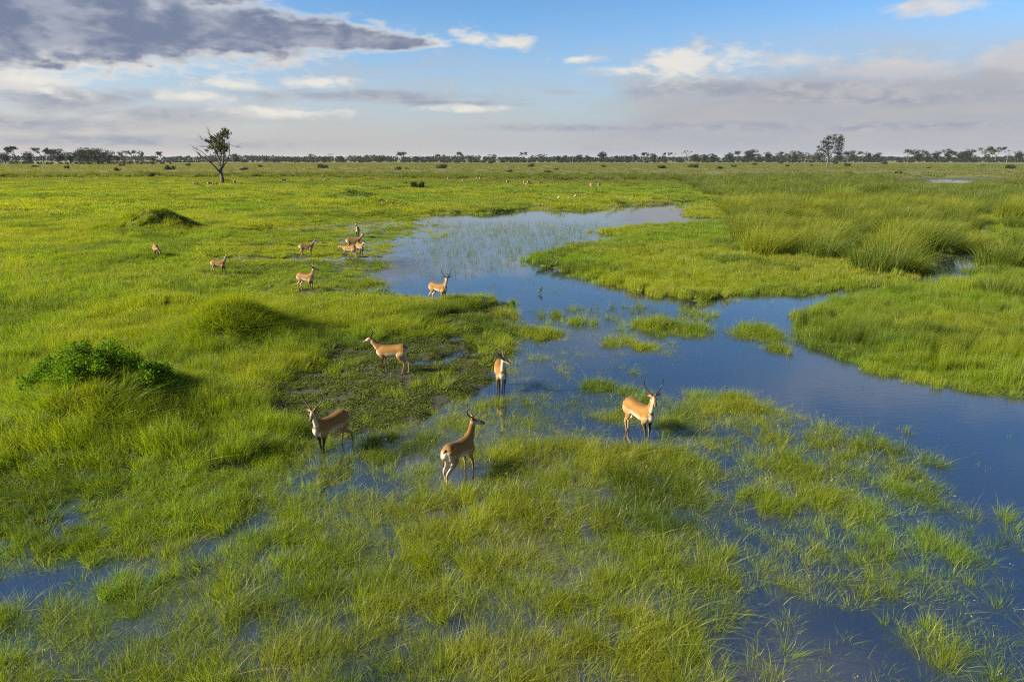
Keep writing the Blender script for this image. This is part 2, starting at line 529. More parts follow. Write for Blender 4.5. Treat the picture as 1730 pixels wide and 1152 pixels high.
def mat_leaf(name, c1, c2, scale=.8, trans=.3, gloss=.004):
    m, nt, o = new_mat(name)
    g = node(nt, 'ShaderNodeNewGeometry')
    a = node(nt, 'ShaderNodeAttribute', attribute_name='bv')
    oi = node(nt, 'ShaderNodeObjectInfo')
    col = mixc(nt, S(nt, a.outputs['Fac']), c1, c2)
    col = mixc(nt, S(nt, oi.outputs['Random']).smooth(0, 1) * .35, col, (c1[0] * 1.1, c1[1] * .8, c1[2] * 1.4))
    leaf_shader(nt, o, col, trans=trans, gloss=gloss)
    return m


def mat_bark(name, c1, c2):
    m, nt, o = new_mat(name)
    tcn = node(nt, 'ShaderNodeTexCoord')
    mp = node(nt, 'ShaderNodeMapping')
    mp.inputs['Scale'].default_value = (3, 3, .7)
    nt.links.new(tcn.outputs['Object'], mp.inputs[0])
    n = noise(nt, S(nt, mp.outputs[0]), 2.0, 6, .65)
    c = mixc(nt, n.smooth(.3, .7), c1, c2)
    b = node(nt, 'ShaderNodeBsdfPrincipled')
    nt.links.new(c.k, b.inputs['Base Color'])
    b.inputs['Roughness'].default_value = .9
    bm = node(nt, 'ShaderNodeBump')
    bm.inputs['Distance'].default_value = .05
    nt.links.new(n.k, bm.inputs['Height'])
    nt.links.new(bm.outputs[0], b.inputs['Normal'])
    nt.links.new(b.outputs[0], o.inputs[0])
    return m


def mat_coat():
    m, nt, o = new_mat('coat')
    a = node(nt, 'ShaderNodeAttribute', attribute_name='fur')
    tcn = node(nt, 'ShaderNodeTexCoord')
    mp = node(nt, 'ShaderNodeMapping')
    mp.inputs['Scale'].default_value = (12, 40, 30)
    nt.links.new(tcn.outputs['Object'], mp.inputs[0])
    n = noise(nt, S(nt, mp.outputs[0]), 3.0, 4, .6)
    n2 = noise(nt, S(nt, tcn.outputs['Object']), 5.0, 4, .6)
    c = mixc(nt, n.smooth(.3, .7) * .6, S(nt, a.outputs['Color']), (.75, .72, .70), 'MULTIPLY')
    c = mixc(nt, n2.smooth(.35, .70) * .55, c, (.74, .68, .60), 'MULTIPLY')
    b = node(nt, 'ShaderNodeBsdfPrincipled')
    nt.links.new(c.k, b.inputs['Base Color'])
    b.inputs['Roughness'].default_value = .62
    b.inputs['Specular IOR Level'].default_value = .15
    b.inputs['Sheen Weight'].default_value = .06
    b.inputs['Sheen Roughness'].default_value = .4
    bm = node(nt, 'ShaderNodeBump')
    bm.inputs['Strength'].default_value = .25
    bm.inputs['Distance'].default_value = .006
    nt.links.new(n.k, bm.inputs['Height'])
    nt.links.new(bm.outputs[0], b.inputs['Normal'])
    nt.links.new(b.outputs[0], o.inputs[0])
    return m


def mat_plain(name, c, rough=.5, c2=None, scale=20.0):
    m, nt, o = new_mat(name)
    tcn = node(nt, 'ShaderNodeTexCoord')
    n = noise(nt, S(nt, tcn.outputs['Object']), scale, 4)
    col = mixc(nt, n.smooth(.3, .7), c, c2 or tuple(v * .65 for v in c))
    b = node(nt, 'ShaderNodeBsdfPrincipled')
    nt.links.new(col.k, b.inputs['Base Color'])
    b.inputs['Roughness'].default_value = rough
    nt.links.new(b.outputs[0], o.inputs[0])
    return m


M = dict(
    ground=mat_ground(), water=mat_water(),
    grass=mat_grass('grass', 'inst'), straw=mat_grass('grass_stalk', 'inst', True, trans=.25),
    reed=mat_grass('reed', 'obj', trans=.45, gloss=.010), herb=mat_grass('herb', 'inst', trans=.3, gloss=.03),
    tree=mat_leaf('tree_leaf', (.013, .021, .010), (.034, .045, .017)),
    tree_pale=mat_leaf('pale_tree_leaf', (.040, .046, .020), (.085, .090, .038)),
    tree_grey=mat_leaf('grey_tree_leaf', (.020, .026, .018), (.040, .045, .028)),
    wood=mat_leaf('far_wood_leaf', (.016, .022, .016), (.030, .036, .022)),
    shrub=mat_leaf('shrub_leaf', (.030, .085, .006), (.095, .175, .010), trans=.45, gloss=.006),
    bush=mat_leaf('bush_leaf', (.022, .034, .012), (.050, .062, .018)),
    bark=mat_bark('bark', (.050, .042, .034), (.11, .095, .078)), bark_pale=mat_bark('pale_bark', (.08, .07, .06), (.16, .145, .125)),
    coat=mat_coat(), horn=mat_plain('horn', (.030, .024, .020), .45, (.012, .010, .009), 60), eye=mat_plain('eye', (.006, .005, .004), .12),
    ear=mat_plain('ear', (.40, .25, .15), .8, (.28, .15, .07), 30), tail_hair=mat_plain('tail_hair', (.05, .03, .02), .8),
    pad=mat_plain('lily_pad', (.16, .19, .07), .3, (.10, .13, .04), 6), feather=mat_plain('feather', (.78, .78, .75), .7, (.7, .7, .66)),
    bill=mat_plain('bill', (.5, .33, .05), .5),
)


# ------------------------------------------------------------------ object helpers
def mesh_obj(name, verts, faces, mat=None, parent=None, smooth=False, attrs=None, link=True):
    me = bpy.data.meshes.new(name)
    me.from_pydata([tuple(v) for v in verts], [], [tuple(f) for f in faces])
    if mat:
        me.materials.append(mat)
    for k, arr in (attrs or {}).items():
        a = me.attributes.new(k, 'FLOAT', 'POINT')
        a.data.foreach_set('value', np.asarray(arr, np.float32))
    if smooth:
        me.polygons.foreach_set('use_smooth', [True] * len(me.polygons))
    me.update()
    o = bpy.data.objects.new(name, me)
    if link:
        COL.objects.link(o)
    if parent:
        o.parent = parent
    return o


def tag(o, label=None, cat=None, group=None, kind=None):
    for k, v in (('label', label), ('category', cat), ('group', group), ('kind', kind)):
        if v:
            o[k] = v
    return o


def empty(name, loc, rz=0.0, scale=1.0):
    o = bpy.data.objects.new(name, None)
    o.empty_display_size = .2
    o.location = loc
    o.rotation_euler = (0, 0, rz)
    o.scale = (scale,) * 3
    COL.objects.link(o)
    return o


# ------------------------------------------------------------------ ground sheet and water
def build_ground():
    ang = np.concatenate([np.linspace(-52, 52, 420), np.linspace(52, 308, 66)[1:-1]])
    rad = np.concatenate([np.geomspace(1.2, 320, 560), np.geomspace(320, 9000, 60)[1:]])
    a = np.radians(ang)
    rr, aa = np.meshgrid(rad, a, indexing='ij')
    x, y = (rr * np.sin(aa)).ravel(), (rr * np.cos(aa)).ravel()
    v = marsh(x, y)
    na, nr = len(ang), len(rad)
    verts = np.stack([x, y, v['z']], 1)
    i, j = np.meshgrid(np.arange(nr - 1), np.arange(na), indexing='ij')
    j2 = (j + 1) % na
    faces = np.stack([i * na + j, i * na + j2, (i + 1) * na + j2, (i + 1) * na + j], -1).reshape(-1, 4)
    c = len(verts)
    verts = np.vstack([verts, [[0, 0, verts[:na, 2].mean()]]])
    me = bpy.data.meshes.new('ground')
    fan = [(c, (k + 1) % na, k) for k in range(na)]
    me.from_pydata(verts.tolist(), [], faces.tolist() + fan)
    me.materials.append(M['ground'])
    cover = np.append(np.clip(v['land'] + v['sedge'] * .6, 0, 1) * sstep(v['z'], -.02, .05), 0)
    at = me.attributes.new('cover', 'FLOAT', 'POINT')
    at.data.foreach_set('value', cover.astype(np.float32))
    me.polygons.foreach_set('use_smooth', [True] * len(me.polygons))
    me.update()
    o = bpy.data.objects.new('ground', me)
    COL.objects.link(o)
    tag(o, kind='structure')
    n = 9
    s = 520.0
    vw = [(-s + 2 * s * i / (n - 1), -s + 2 * s * j / (n - 1), 0) for j in range(n) for i in range(n)]
    fw = [(j * n + i, j * n + i + 1, (j + 1) * n + i + 1, (j + 1) * n + i) for j in range(n - 1) for i in range(n - 1)]
    tag(mesh_obj('water', vw, fw, M['water']), kind='structure')


build_ground()


# ------------------------------------------------------------------ blades
def blades(n, r, h0, h1, w, bend=.5, seed=0, seg=3, lean=(0, 0), upright=.0, gauss=False):
    """n tapering curved blades rooted in a disc of radius r; returns verts, faces, bv, bh"""
    g = np.random.default_rng(seed)
    rad = r * np.sqrt(g.random(n)) if not gauss else np.abs(g.normal(0, r * .5, n))
    th = g.random(n) * 2 * np.pi
    bx, by = rad * np.cos(th), rad * np.sin(th)
    h = h0 + (h1 - h0) * g.random(n)
    ba = g.random(n) * 2 * np.pi
    out = np.stack([bx, by], 1) / max(r, 1e-6)
    dirx = np.cos(ba) * .8 + out[:, 0] * (1 - upright) + lean[0]
    diry = np.sin(ba) * .8 + out[:, 1] * (1 - upright) + lean[1]
    bd = bend * (.35 + .9 * g.random(n))
    fa = g.random(n) * np.pi
    ts = np.linspace(0, 1, seg + 1)
    V, F, BV, BH = [], [], [], []
    bvr = g.random(n)
    nv = 2 * seg + 1
    for k, t in enumerate(ts):
        px = bx + dirx * bd * h * (.25 * t + .75 * t * t)
        py = by + diry * bd * h * (.25 * t + .75 * t * t)
        pz = h * t * (1 - .38 * np.minimum(bd, 1.4) * t)
        ww = w * (1 - t ** 1.6) * .5 * (.7 + .6 * bvr)
        if k < seg:
            V.append(np.stack([px - np.cos(fa) * ww, py - np.sin(fa) * ww, pz], 1))
            V.append(np.stack([px + np.cos(fa) * ww, py + np.sin(fa) * ww, pz], 1))
            BH += [np.full(n, t)] * 2
        else:
            V.append(np.stack([px, py, pz], 1))
            BH.append(np.full(n, t))
    V = np.stack(V, 1).reshape(-1, 3)
    BH = np.stack(BH, 1).reshape(-1)
    BV = np.repeat(bvr, nv)
    b = np.arange(n) * nv
    faces = []
    for k in range(seg - 1):
        faces += np.stack([b + 2 * k, b + 2 * k + 1, b + 2 * k + 3, b + 2 * k + 2], 1).tolist()
    faces += np.stack([b + 2 * seg - 2, b + 2 * seg - 1, b + 2 * seg], 1).tolist()
    return V, faces, BV, BH


def join_parts(parts):
    V, F, BV, BH, MI = [], [], [], [], []
    off = 0
    for (v, f, bv, bh), mi in parts:
        V.append(v); BV.append(bv); BH.append(bh)
        F += [[i + off for i in q] for q in f]
        MI += [mi] * len(f)
        off += len(v)
    return np.vstack(V), F, np.concatenate(BV), np.concatenate(BH), MI


def proto(col, name, parts, mats):
    V, F, BV, BH, MI = join_parts(parts)
    o = mesh_obj(name, V, F, None, attrs=dict(bv=BV, bh=BH), link=False)
    for m in mats:
        o.data.materials.append(m)
    o.data.polygons.foreach_set('material_index', MI)
    col.objects.link(o)
    return o


def leaves(n, r, h, s, seed, flat=.3):
    """small pointed leaves (rhombs) filling a low cushion"""
    g = np.random.default_rng(seed)
    rad, th = r * np.sqrt(g.random(n)), g.random(n) * 6.283
    c = np.stack([rad * np.cos(th), rad * np.sin(th), h * (.15 + .85 * g.random(n)) * np.sqrt(np.clip(1.05 - (rad / r) ** 2, 0, 1))], 1)
    a = g.random(n) * 6.283
    up = (g.random(n) - .25) * 1.2
    d = np.stack([np.cos(a) * np.cos(up), np.sin(a) * np.cos(up), np.sin(up)], 1)
    sd = np.stack([-np.sin(a), np.cos(a), (g.random(n) - .5) * .8], 1)
    L = s * (.6 + .8 * g.random(n))[:, None]
    V = np.stack([c - d * L * .5, c + sd * L * .28, c + d * L * .5, c - sd * L * .28], 1).reshape(-1, 3)
    b = np.arange(n) * 4
    F = np.stack([b, b + 1, b + 2, b + 3], 1).tolist()
    bv = np.repeat(g.random(n), 4)
    return V, F, bv, np.tile([0, .5, 1, .5], n) * .5


def seed_stalks(n, r, h0, h1, seed):
    st = blades(n, r, h0, h1, .004, .45, seed, 3, upright=.6, lean=(.5, 0))
    g = np.random.default_rng(seed + 5)
    V, F = st[0], st[1]
    hv, hf = [], []
    for k in range(n):
        t = V[k * 7 + 6]
        for q in range(5):
            c = t + (g.random(3) - .5) * np.array([.05, .05, .07])
            b = len(hv)
            s = .005 + .005 * g.random()
            a = g.random() * 3.14
            d = np.array([math.cos(a) * s, math.sin(a) * s, 0])
            hv += [c - d, c + np.array([0, 0, -s * 1.6]), c + d, c + np.array([0, 0, s * 1.6])]
            hf.append([b, b + 1, b + 2, b + 3])
    hv = np.array(hv)
    return [(st, 1), ((hv, hf, np.full(len(hv), .5), np.full(len(hv), 1.0)), 1)]


def make_protos(name, specs):
    c = bpy.data.collections.new(name)
    for i, (parts, mats) in enumerate(specs):
        proto(c, '%s_%02d' % (name, i), parts, mats)
    return c


def tile(side, ntuft, per, r, h0, h1, w, bend, seed, seg=3, lean=(.3, 0), upright=0.0):
    """a square of turf: ntuft tufts of per blades each"""
    g = np.random.default_rng(seed * 7 + 3)
    out = []
    for k in range(ntuft):
        v, f, bv, bh = blades(per, r, h0, h1, w, bend, seed * 100 + k, seg, lean, upright)
        v = v * np.array([1, 1, g.uniform(.75, 1.15)])
        v[:, :2] += (g.random(2) - .5) * side
        bv = np.clip(bv * .75 + g.random() * .25, 0, 1)
        out.append(((v, f, bv, bh), 0))
    return out


GM = [M['grass'], M['straw']]
LEV = (.16, .36, .62, 1.0)


def tiles(name, nvar, full, fn, mats=GM, lev=LEV):
    """prototypes at four densities, nvar of each"""
    return make_protos(name, [(fn(max(1, round(full * l)), 10 * a + b), mats) for a, l in enumerate(lev) for b in range(nvar)])


K_FLOOD = tiles('flood_turf', 4, 16, lambda n, i: tile(.62, n, 42, .10, .24, .56, .0072, .55, 100 + i, lean=(.36, -.08)) + [(blades(max(1, n // 3), .3, .45, .85, .005, .9, 130 + i, lean=(.9, .1)), 1)] + (seed_stalks(max(1, n // 9), .2, .45, .7, 150 + i) if i % 10 == 2 else []))
K_LAND = tiles('meadow_turf', 3, 16, lambda n, i: tile(.75, n, 50, .17, .20, .48, .008, .55, 200 + i) + (seed_stalks(max(1, n // 6), .36, .34, .5, 230 + i) if i % 10 == 1 else []))
K_HERB = tiles('herb_turf', 3, 12, lambda n, i: [((q[0] + np.array([math.cos(k * 2.4 + i) * .30 * math.sqrt((k + .5) / n), math.sin(k * 2.4 + i) * .30 * math.sqrt((k + .5) / n), 0]),) + q[1:], 0) for k, q in enumerate([leaves(56, .13, .12, .045, 3000 + i * 20 + k) for k in range(n)])] + tile(.6, n, 8, .1, .06, .18, .006, .7, 320 + i), [M['herb']])
K_SEDGE = tiles('sedge_turf', 3, 14, lambda n, i: tile(.8, n, 70, .19, .38, .62, .0085, .26, 400 + i, lean=(.4, 0), upright=1))
K_STEM = tiles('stem_turf', 3, 14, lambda n, i: tile(1.0, n, 6, .10, .10, .50, .008, .30, 500 + i, upright=1))
K_MID = tiles('mid_turf', 3, 14, lambda n, i: tile(1.1, n, 46, .22, .20, .46, .014, .52, 600 + i) + (seed_stalks(max(1, n // 3), .5, .40, .56, 630 + i) if i % 10 == 2 else []))
K_MIDSEDGE = tiles('mid_sedge_turf', 3, 14, lambda n, i: tile(1.1, n, 46, .24, .36, .62, .014, .26, 700 + i, lean=(.4, 0), upright=1))
K_FAR = tiles('far_turf', 3, 22, lambda n, i: tile(3.0, n, 40, .5, .18, .46, .04, .45, 800 + i, seg=2))
K_VFAR = tiles('distant_turf', 2, 14, lambda n, i: tile(11.0, n, 26, 1.6, .2, .55, .13, .4, 900 + i, seg=2))
K_TALL = tiles('far_reed', 2, 5, lambda n, i: tile(2.6, n, 110, .8, .7, 1.7, .035, .55, 950 + i, lean=(.9, 0)))


# ------------------------------------------------------------------ scatter
def scatter_points(y0, y1, step, seed, spread=.95, margin=5.0):
    """jittered grid over the wedge of ground the camera looks at, with room to the sides"""
    g = np.random.default_rng(seed)
    xm = y1 * spread + margin
    xs, ys = np.arange(-xm, xm, step), np.arange(y0, y1, step)
    x, y = np.meshgrid(xs, ys)
    x, y = x.ravel(), y.ravel()
    x = x + (g.random(len(x)) - .5) * step * .7
    y = y + (g.random(len(y)) - .5) * step * .7
    k = np.abs(x) < y * spread + margin
    return x[k], y[k], g


def add_scatter(name, label, cat, x, y, z, col, g, scl, tilt, tiltdir, tint, level):
    n = len(x)
    me = bpy.data.meshes.new(name)
    me.vertices.add(n)
    me.vertices.foreach_set('co', np.stack([x, y, z], 1).astype(np.float32).ravel())
    ph, th, ps = tiltdir, tilt, g.random(n) * 6.283
    c1, s1, c2, s2, c3, s3 = np.cos(ph), np.sin(ph), np.cos(th), np.sin(th), np.cos(ps), np.sin(ps)
    m00 = c1 * c2 * c3 - s1 * s3
    m10 = s1 * c2 * c3 + c1 * s3
    m20 = -s2 * c3
    m21 = s2 * s3
    m22 = c2
    rot = np.stack([np.arctan2(m21, m22), np.arcsin(np.clip(-m20, -1, 1)), np.arctan2(m10, m00)], 1)
    a = me.attributes.new('rot', 'FLOAT_VECTOR', 'POINT')
    a.data.foreach_set('vector', rot.astype(np.float32).ravel())
    a = me.attributes.new('scl', 'FLOAT_VECTOR', 'POINT')
    a.data.foreach_set('vector', scl.astype(np.float32).ravel())
    a = me.attributes.new('pick', 'INT', 'POINT')
    nvar = len(col.objects) // len(LEV)
    a.data.foreach_set('value', (level * nvar + g.integers(0, nvar, n)).astype(np.int32))
    a = me.attributes.new('tcol', 'FLOAT_COLOR', 'POINT')
    a.data.foreach_set('color', np.concatenate([tint, np.ones((n, 1))], 1).astype(np.float32).ravel())
    o = bpy.data.objects.new(name, me)
    COL.objects.link(o)
    ng = bpy.data.node_groups.new(name + '_scatter', 'GeometryNodeTree')
    ng.interface.new_socket('Geometry', in_out='INPUT', socket_type='NodeSocketGeometry')
    ng.interface.new_socket('Geometry', in_out='OUTPUT', socket_type='NodeSocketGeometry')
    gi, go = ng.nodes.new('NodeGroupInput'), ng.nodes.new('NodeGroupOutput')
    mp = ng.nodes.new('GeometryNodeMeshToPoints')
    ip = ng.nodes.new('GeometryNodeInstanceOnPoints')
    ci = ng.nodes.new('GeometryNodeCollectionInfo')
    ci.inputs[0].default_value = col
    ci.inputs['Separate Children'].default_value = True
    ci.inputs['Reset Children'].default_value = True
    ip.inputs['Pick Instance'].default_value = True

    def nattr(nm, ty):
        q = ng.nodes.new('GeometryNodeInputNamedAttribute')
        q.data_type = ty
        q.inputs[0].default_value = nm
        return q.outputs[0]
    L = ng.links.new
    L(gi.outputs[0], mp.inputs[0])
    L(mp.outputs[0], ip.inputs['Points'])
    L(ci.outputs[0], ip.inputs['Instance'])
    L(nattr('pick', 'INT'), ip.inputs['Instance Index'])
    er = ng.nodes.new('FunctionNodeEulerToRotation')
    L(nattr('rot', 'FLOAT_VECTOR'), er.inputs[0])
    L(er.outputs[0], ip.inputs['Rotation'])
    L(nattr('scl', 'FLOAT_VECTOR'), ip.inputs['Scale'])
    L(ip.outputs[0], go.inputs[0])
    md = o.modifiers.new('scatter', 'NODES')
    md.node_group = ng
    tag(o, label, cat, kind='stuff')
    return n


GREEN, YELL, DRY_SHADE, DEEP = (np.array(c) for c in ((.095, .178, .006), (.175, .220, .006), (.190, .170, .035), (.036, .085, .006)))
FEET = []          # spots where animals stand: the grass there is trodden down


def tints(x, y, v, g, shift=0.0, own=None):
    n = len(x)
    big = fbm(x * .11, y * .11, 21, 3)
    sm = fbm(x * .9, y * .9, 22, 2)
    yl = np.clip((big - .38) * 3.2 + (sm - .5) * 1.2 + (g.random(n) - .5) * .35 + shift, 0, 1)[:, None]
    c = GREEN * (1 - yl) + YELL * yl
    dr = np.clip(v['dry_shade'] * (fbm(x * .05 + 9, y * .16, 23, 3) - .28) * 2.0 + (g.random(n) - .5) * .1, 0, .85)[:, None]
    c = c * (1 - dr) + DRY_SHADE * dr  # dry grass tint; far out it also stands for painted cloud shade
    dk = np.clip((fbm(x * .35, y * .35, 24, 3) - .53) * 5, 0, .85)[:, None]
    c = c * (1 - dk) + DEEP * dk
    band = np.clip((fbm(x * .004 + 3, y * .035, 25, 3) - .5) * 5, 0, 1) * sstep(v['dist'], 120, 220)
    c = c * (1 - .8 * band[:, None]) + np.array([.062, .068, .020]) * .8 * band[:, None]  # bands of cloud shade on the far plain, put into the grass colour
    fw = .75 * sstep(v['dist'], 150, 330)[:, None]
    c = c * (1 - fw) + np.array([.078, .078, .017]) * fw  # drier far grass, with the weaker light out there darkened into its colour
    if own is not None:
        c = c * .25 + np.array(own) * .75
    return c * (.85 + .3 * g.random(n))[:, None]


def grow(name, label, cat, key, col, y0, y1, step, seed, hscale=1.0, wscale=1.0, clump=.6, fade=None, shift=0.0, tilt=.07, zmin=-9, zoff=0.0, dens=1.0, hvar=.5, own=None):
    x, y, g = scatter_points(y0, y1, step, seed)
    v = marsh(x, y)
    p = v[key].copy()
    cl = fbm(x * 1.1, y * 1.1, 31, 3)
    cl2 = fbm(x * .33, y * .33, 32, 3)
    thr = 1 - p
    wgt = np.clip((.62 * cl + .38 * cl2 - .5) * 2.3 + .5, 0, 1)
    p = np.where(p > .97, 1.0, (1 - clump) * p + clump * sstep(wgt, thr - .12, thr + .12) * (p > .01))
    if fade:
        d = v['dist']
        p = p * sstep(d, fade[0], fade[1]) * (1 - sstep(d, fade[2], fade[3]))
    for (fx, fy, fr) in FEET:
        q = np.sqrt((x - fx) ** 2 + (y - fy) ** 2)
        p = p * (.03 + .97 * sstep(q, fr * .6, fr)) if key != 'herb' else p * (.5 + .5 * sstep(q, fr * .4, fr))
    p = p * dens
    lv = np.array(LEV)
    p = np.clip(p * (.8 + .4 * g.random(len(x))), 0, 1)
    level = np.clip(np.searchsorted(lv, p - .03), 0, 3)
    keep = np.where(p < lv[0], p / lv[0], 1.0)
    k = (g.random(len(x)) < keep) & (p > .004) & (v['z'] > zmin)
    x, y, level = x[k], y[k], level[k]
    v = {a: b[k] for a, b in v.items()}
    n = len(x)
    hh = v['hgt'] * hscale * (1 - hvar / 2 + hvar * fbm(x * .8, y * .8, 33, 2) * 1.2) * (.8 + .4 * g.random(n))
    ww = wscale * (.85 + .3 * g.random(n))
    e = .25
    sx = (marsh(x + e, y)['z'] - v['z']) / e
    sy = (marsh(x, y + e)['z'] - v['z']) / e
    dry_ = (v['z'] > -.05) & (v['dist'] < 400)
    rl, ra = tilt * (.3 + g.random(n)), (g.random(n) - .5) * 2.6 + .1
    nx = np.where(dry_, np.clip(-sx, -.7, .7), 0) + rl * np.cos(ra)
    ny = np.where(dry_, np.clip(-sy, -.7, .7), 0) + rl * np.sin(ra)
    tl, td = np.arctan(np.hypot(nx, ny)), np.arctan2(ny, nx)
    z = np.where(v['z'] < -.13, -.13 + 0 * v['z'], v['z']) + zoff
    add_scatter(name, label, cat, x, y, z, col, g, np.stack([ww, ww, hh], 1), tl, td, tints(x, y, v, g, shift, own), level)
    print(name, n)


# ------------------------------------------------------------------ antelopes
RUF, RUFD, SAND, WHT, BLK, TAN = (np.array(c) for c in ((.205, .104, .023), (.125, .062, .015), (.275, .165, .055), (.50, .46, .39), (.022, .016, .011), (.40, .25, .13)))


def lerp(a, b, t):
    return a + (b - a) * min(max(t, 0), 1)


def tube(path, radii, ref, colfn, K=14):
    """rings round a path; angle 90 degrees points along ref (the back of the torso and neck, the front of a leg)"""
    P = [np.array(p, float) for p in path]
    n = len(P)
    V, F, C = [], [], []
    for i in range(n):
        t = P[min(i + 1, n - 1)] - P[max(i - 1, 0)]
        t = t / np.linalg.norm(t)
        rf = np.array(ref[i] if isinstance(ref, list) else ref, float)
        nn = rf - t * rf.dot(t)
        nn /= np.linalg.norm(nn)
        s = np.cross(nn, t)
        a, b = radii[i] if isinstance(radii[i], tuple) else (radii[i], radii[i])
        for k in range(K):
            th = 2 * math.pi * k / K
            V.append(P[i] + s * a * math.cos(th) + nn * b * math.sin(th))
            C.append(colfn(i / (n - 1), math.sin(th), math.cos(th)))
    for i in range(n - 1):
        for k in range(K):
            k2 = (k + 1) % K
            F.append((i * K + k, i * K + k2, (i + 1) * K + k2, (i + 1) * K + k))
    F.append(tuple(reversed(range(K))))
    F.append(tuple(range((n - 1) * K, n * K)))
    return V, F, C


def resample(pts, rad, m):
    pts = np.array(pts, float)
    rad = np.array([r if isinstance(r, tuple) else (r, r) for r in rad], float)
    n = len(pts)
    out, ro = [], []
    for q in np.linspace(0, n - 1, m):
        i = min(int(q), n - 2)
        t = q - i
        p0, p1, p2, p3 = pts[max(i - 1, 0)], pts[i], pts[i + 1], pts[min(i + 2, n - 1)]
        out.append(.5 * ((2 * p1) + (-p0 + p2) * t + (2 * p0 - 5 * p1 + 4 * p2 - p3) * t * t + (-p0 + 3 * p1 - 3 * p2 + p3) * t ** 3))
        ro.append(tuple(rad[i] * (1 - t) + rad[i + 1] * t))
    return out, ro


def dirv(yaw, pitch):
    return np.array([math.cos(yaw) * math.cos(pitch), math.sin(yaw) * math.cos(pitch), math.sin(pitch)])


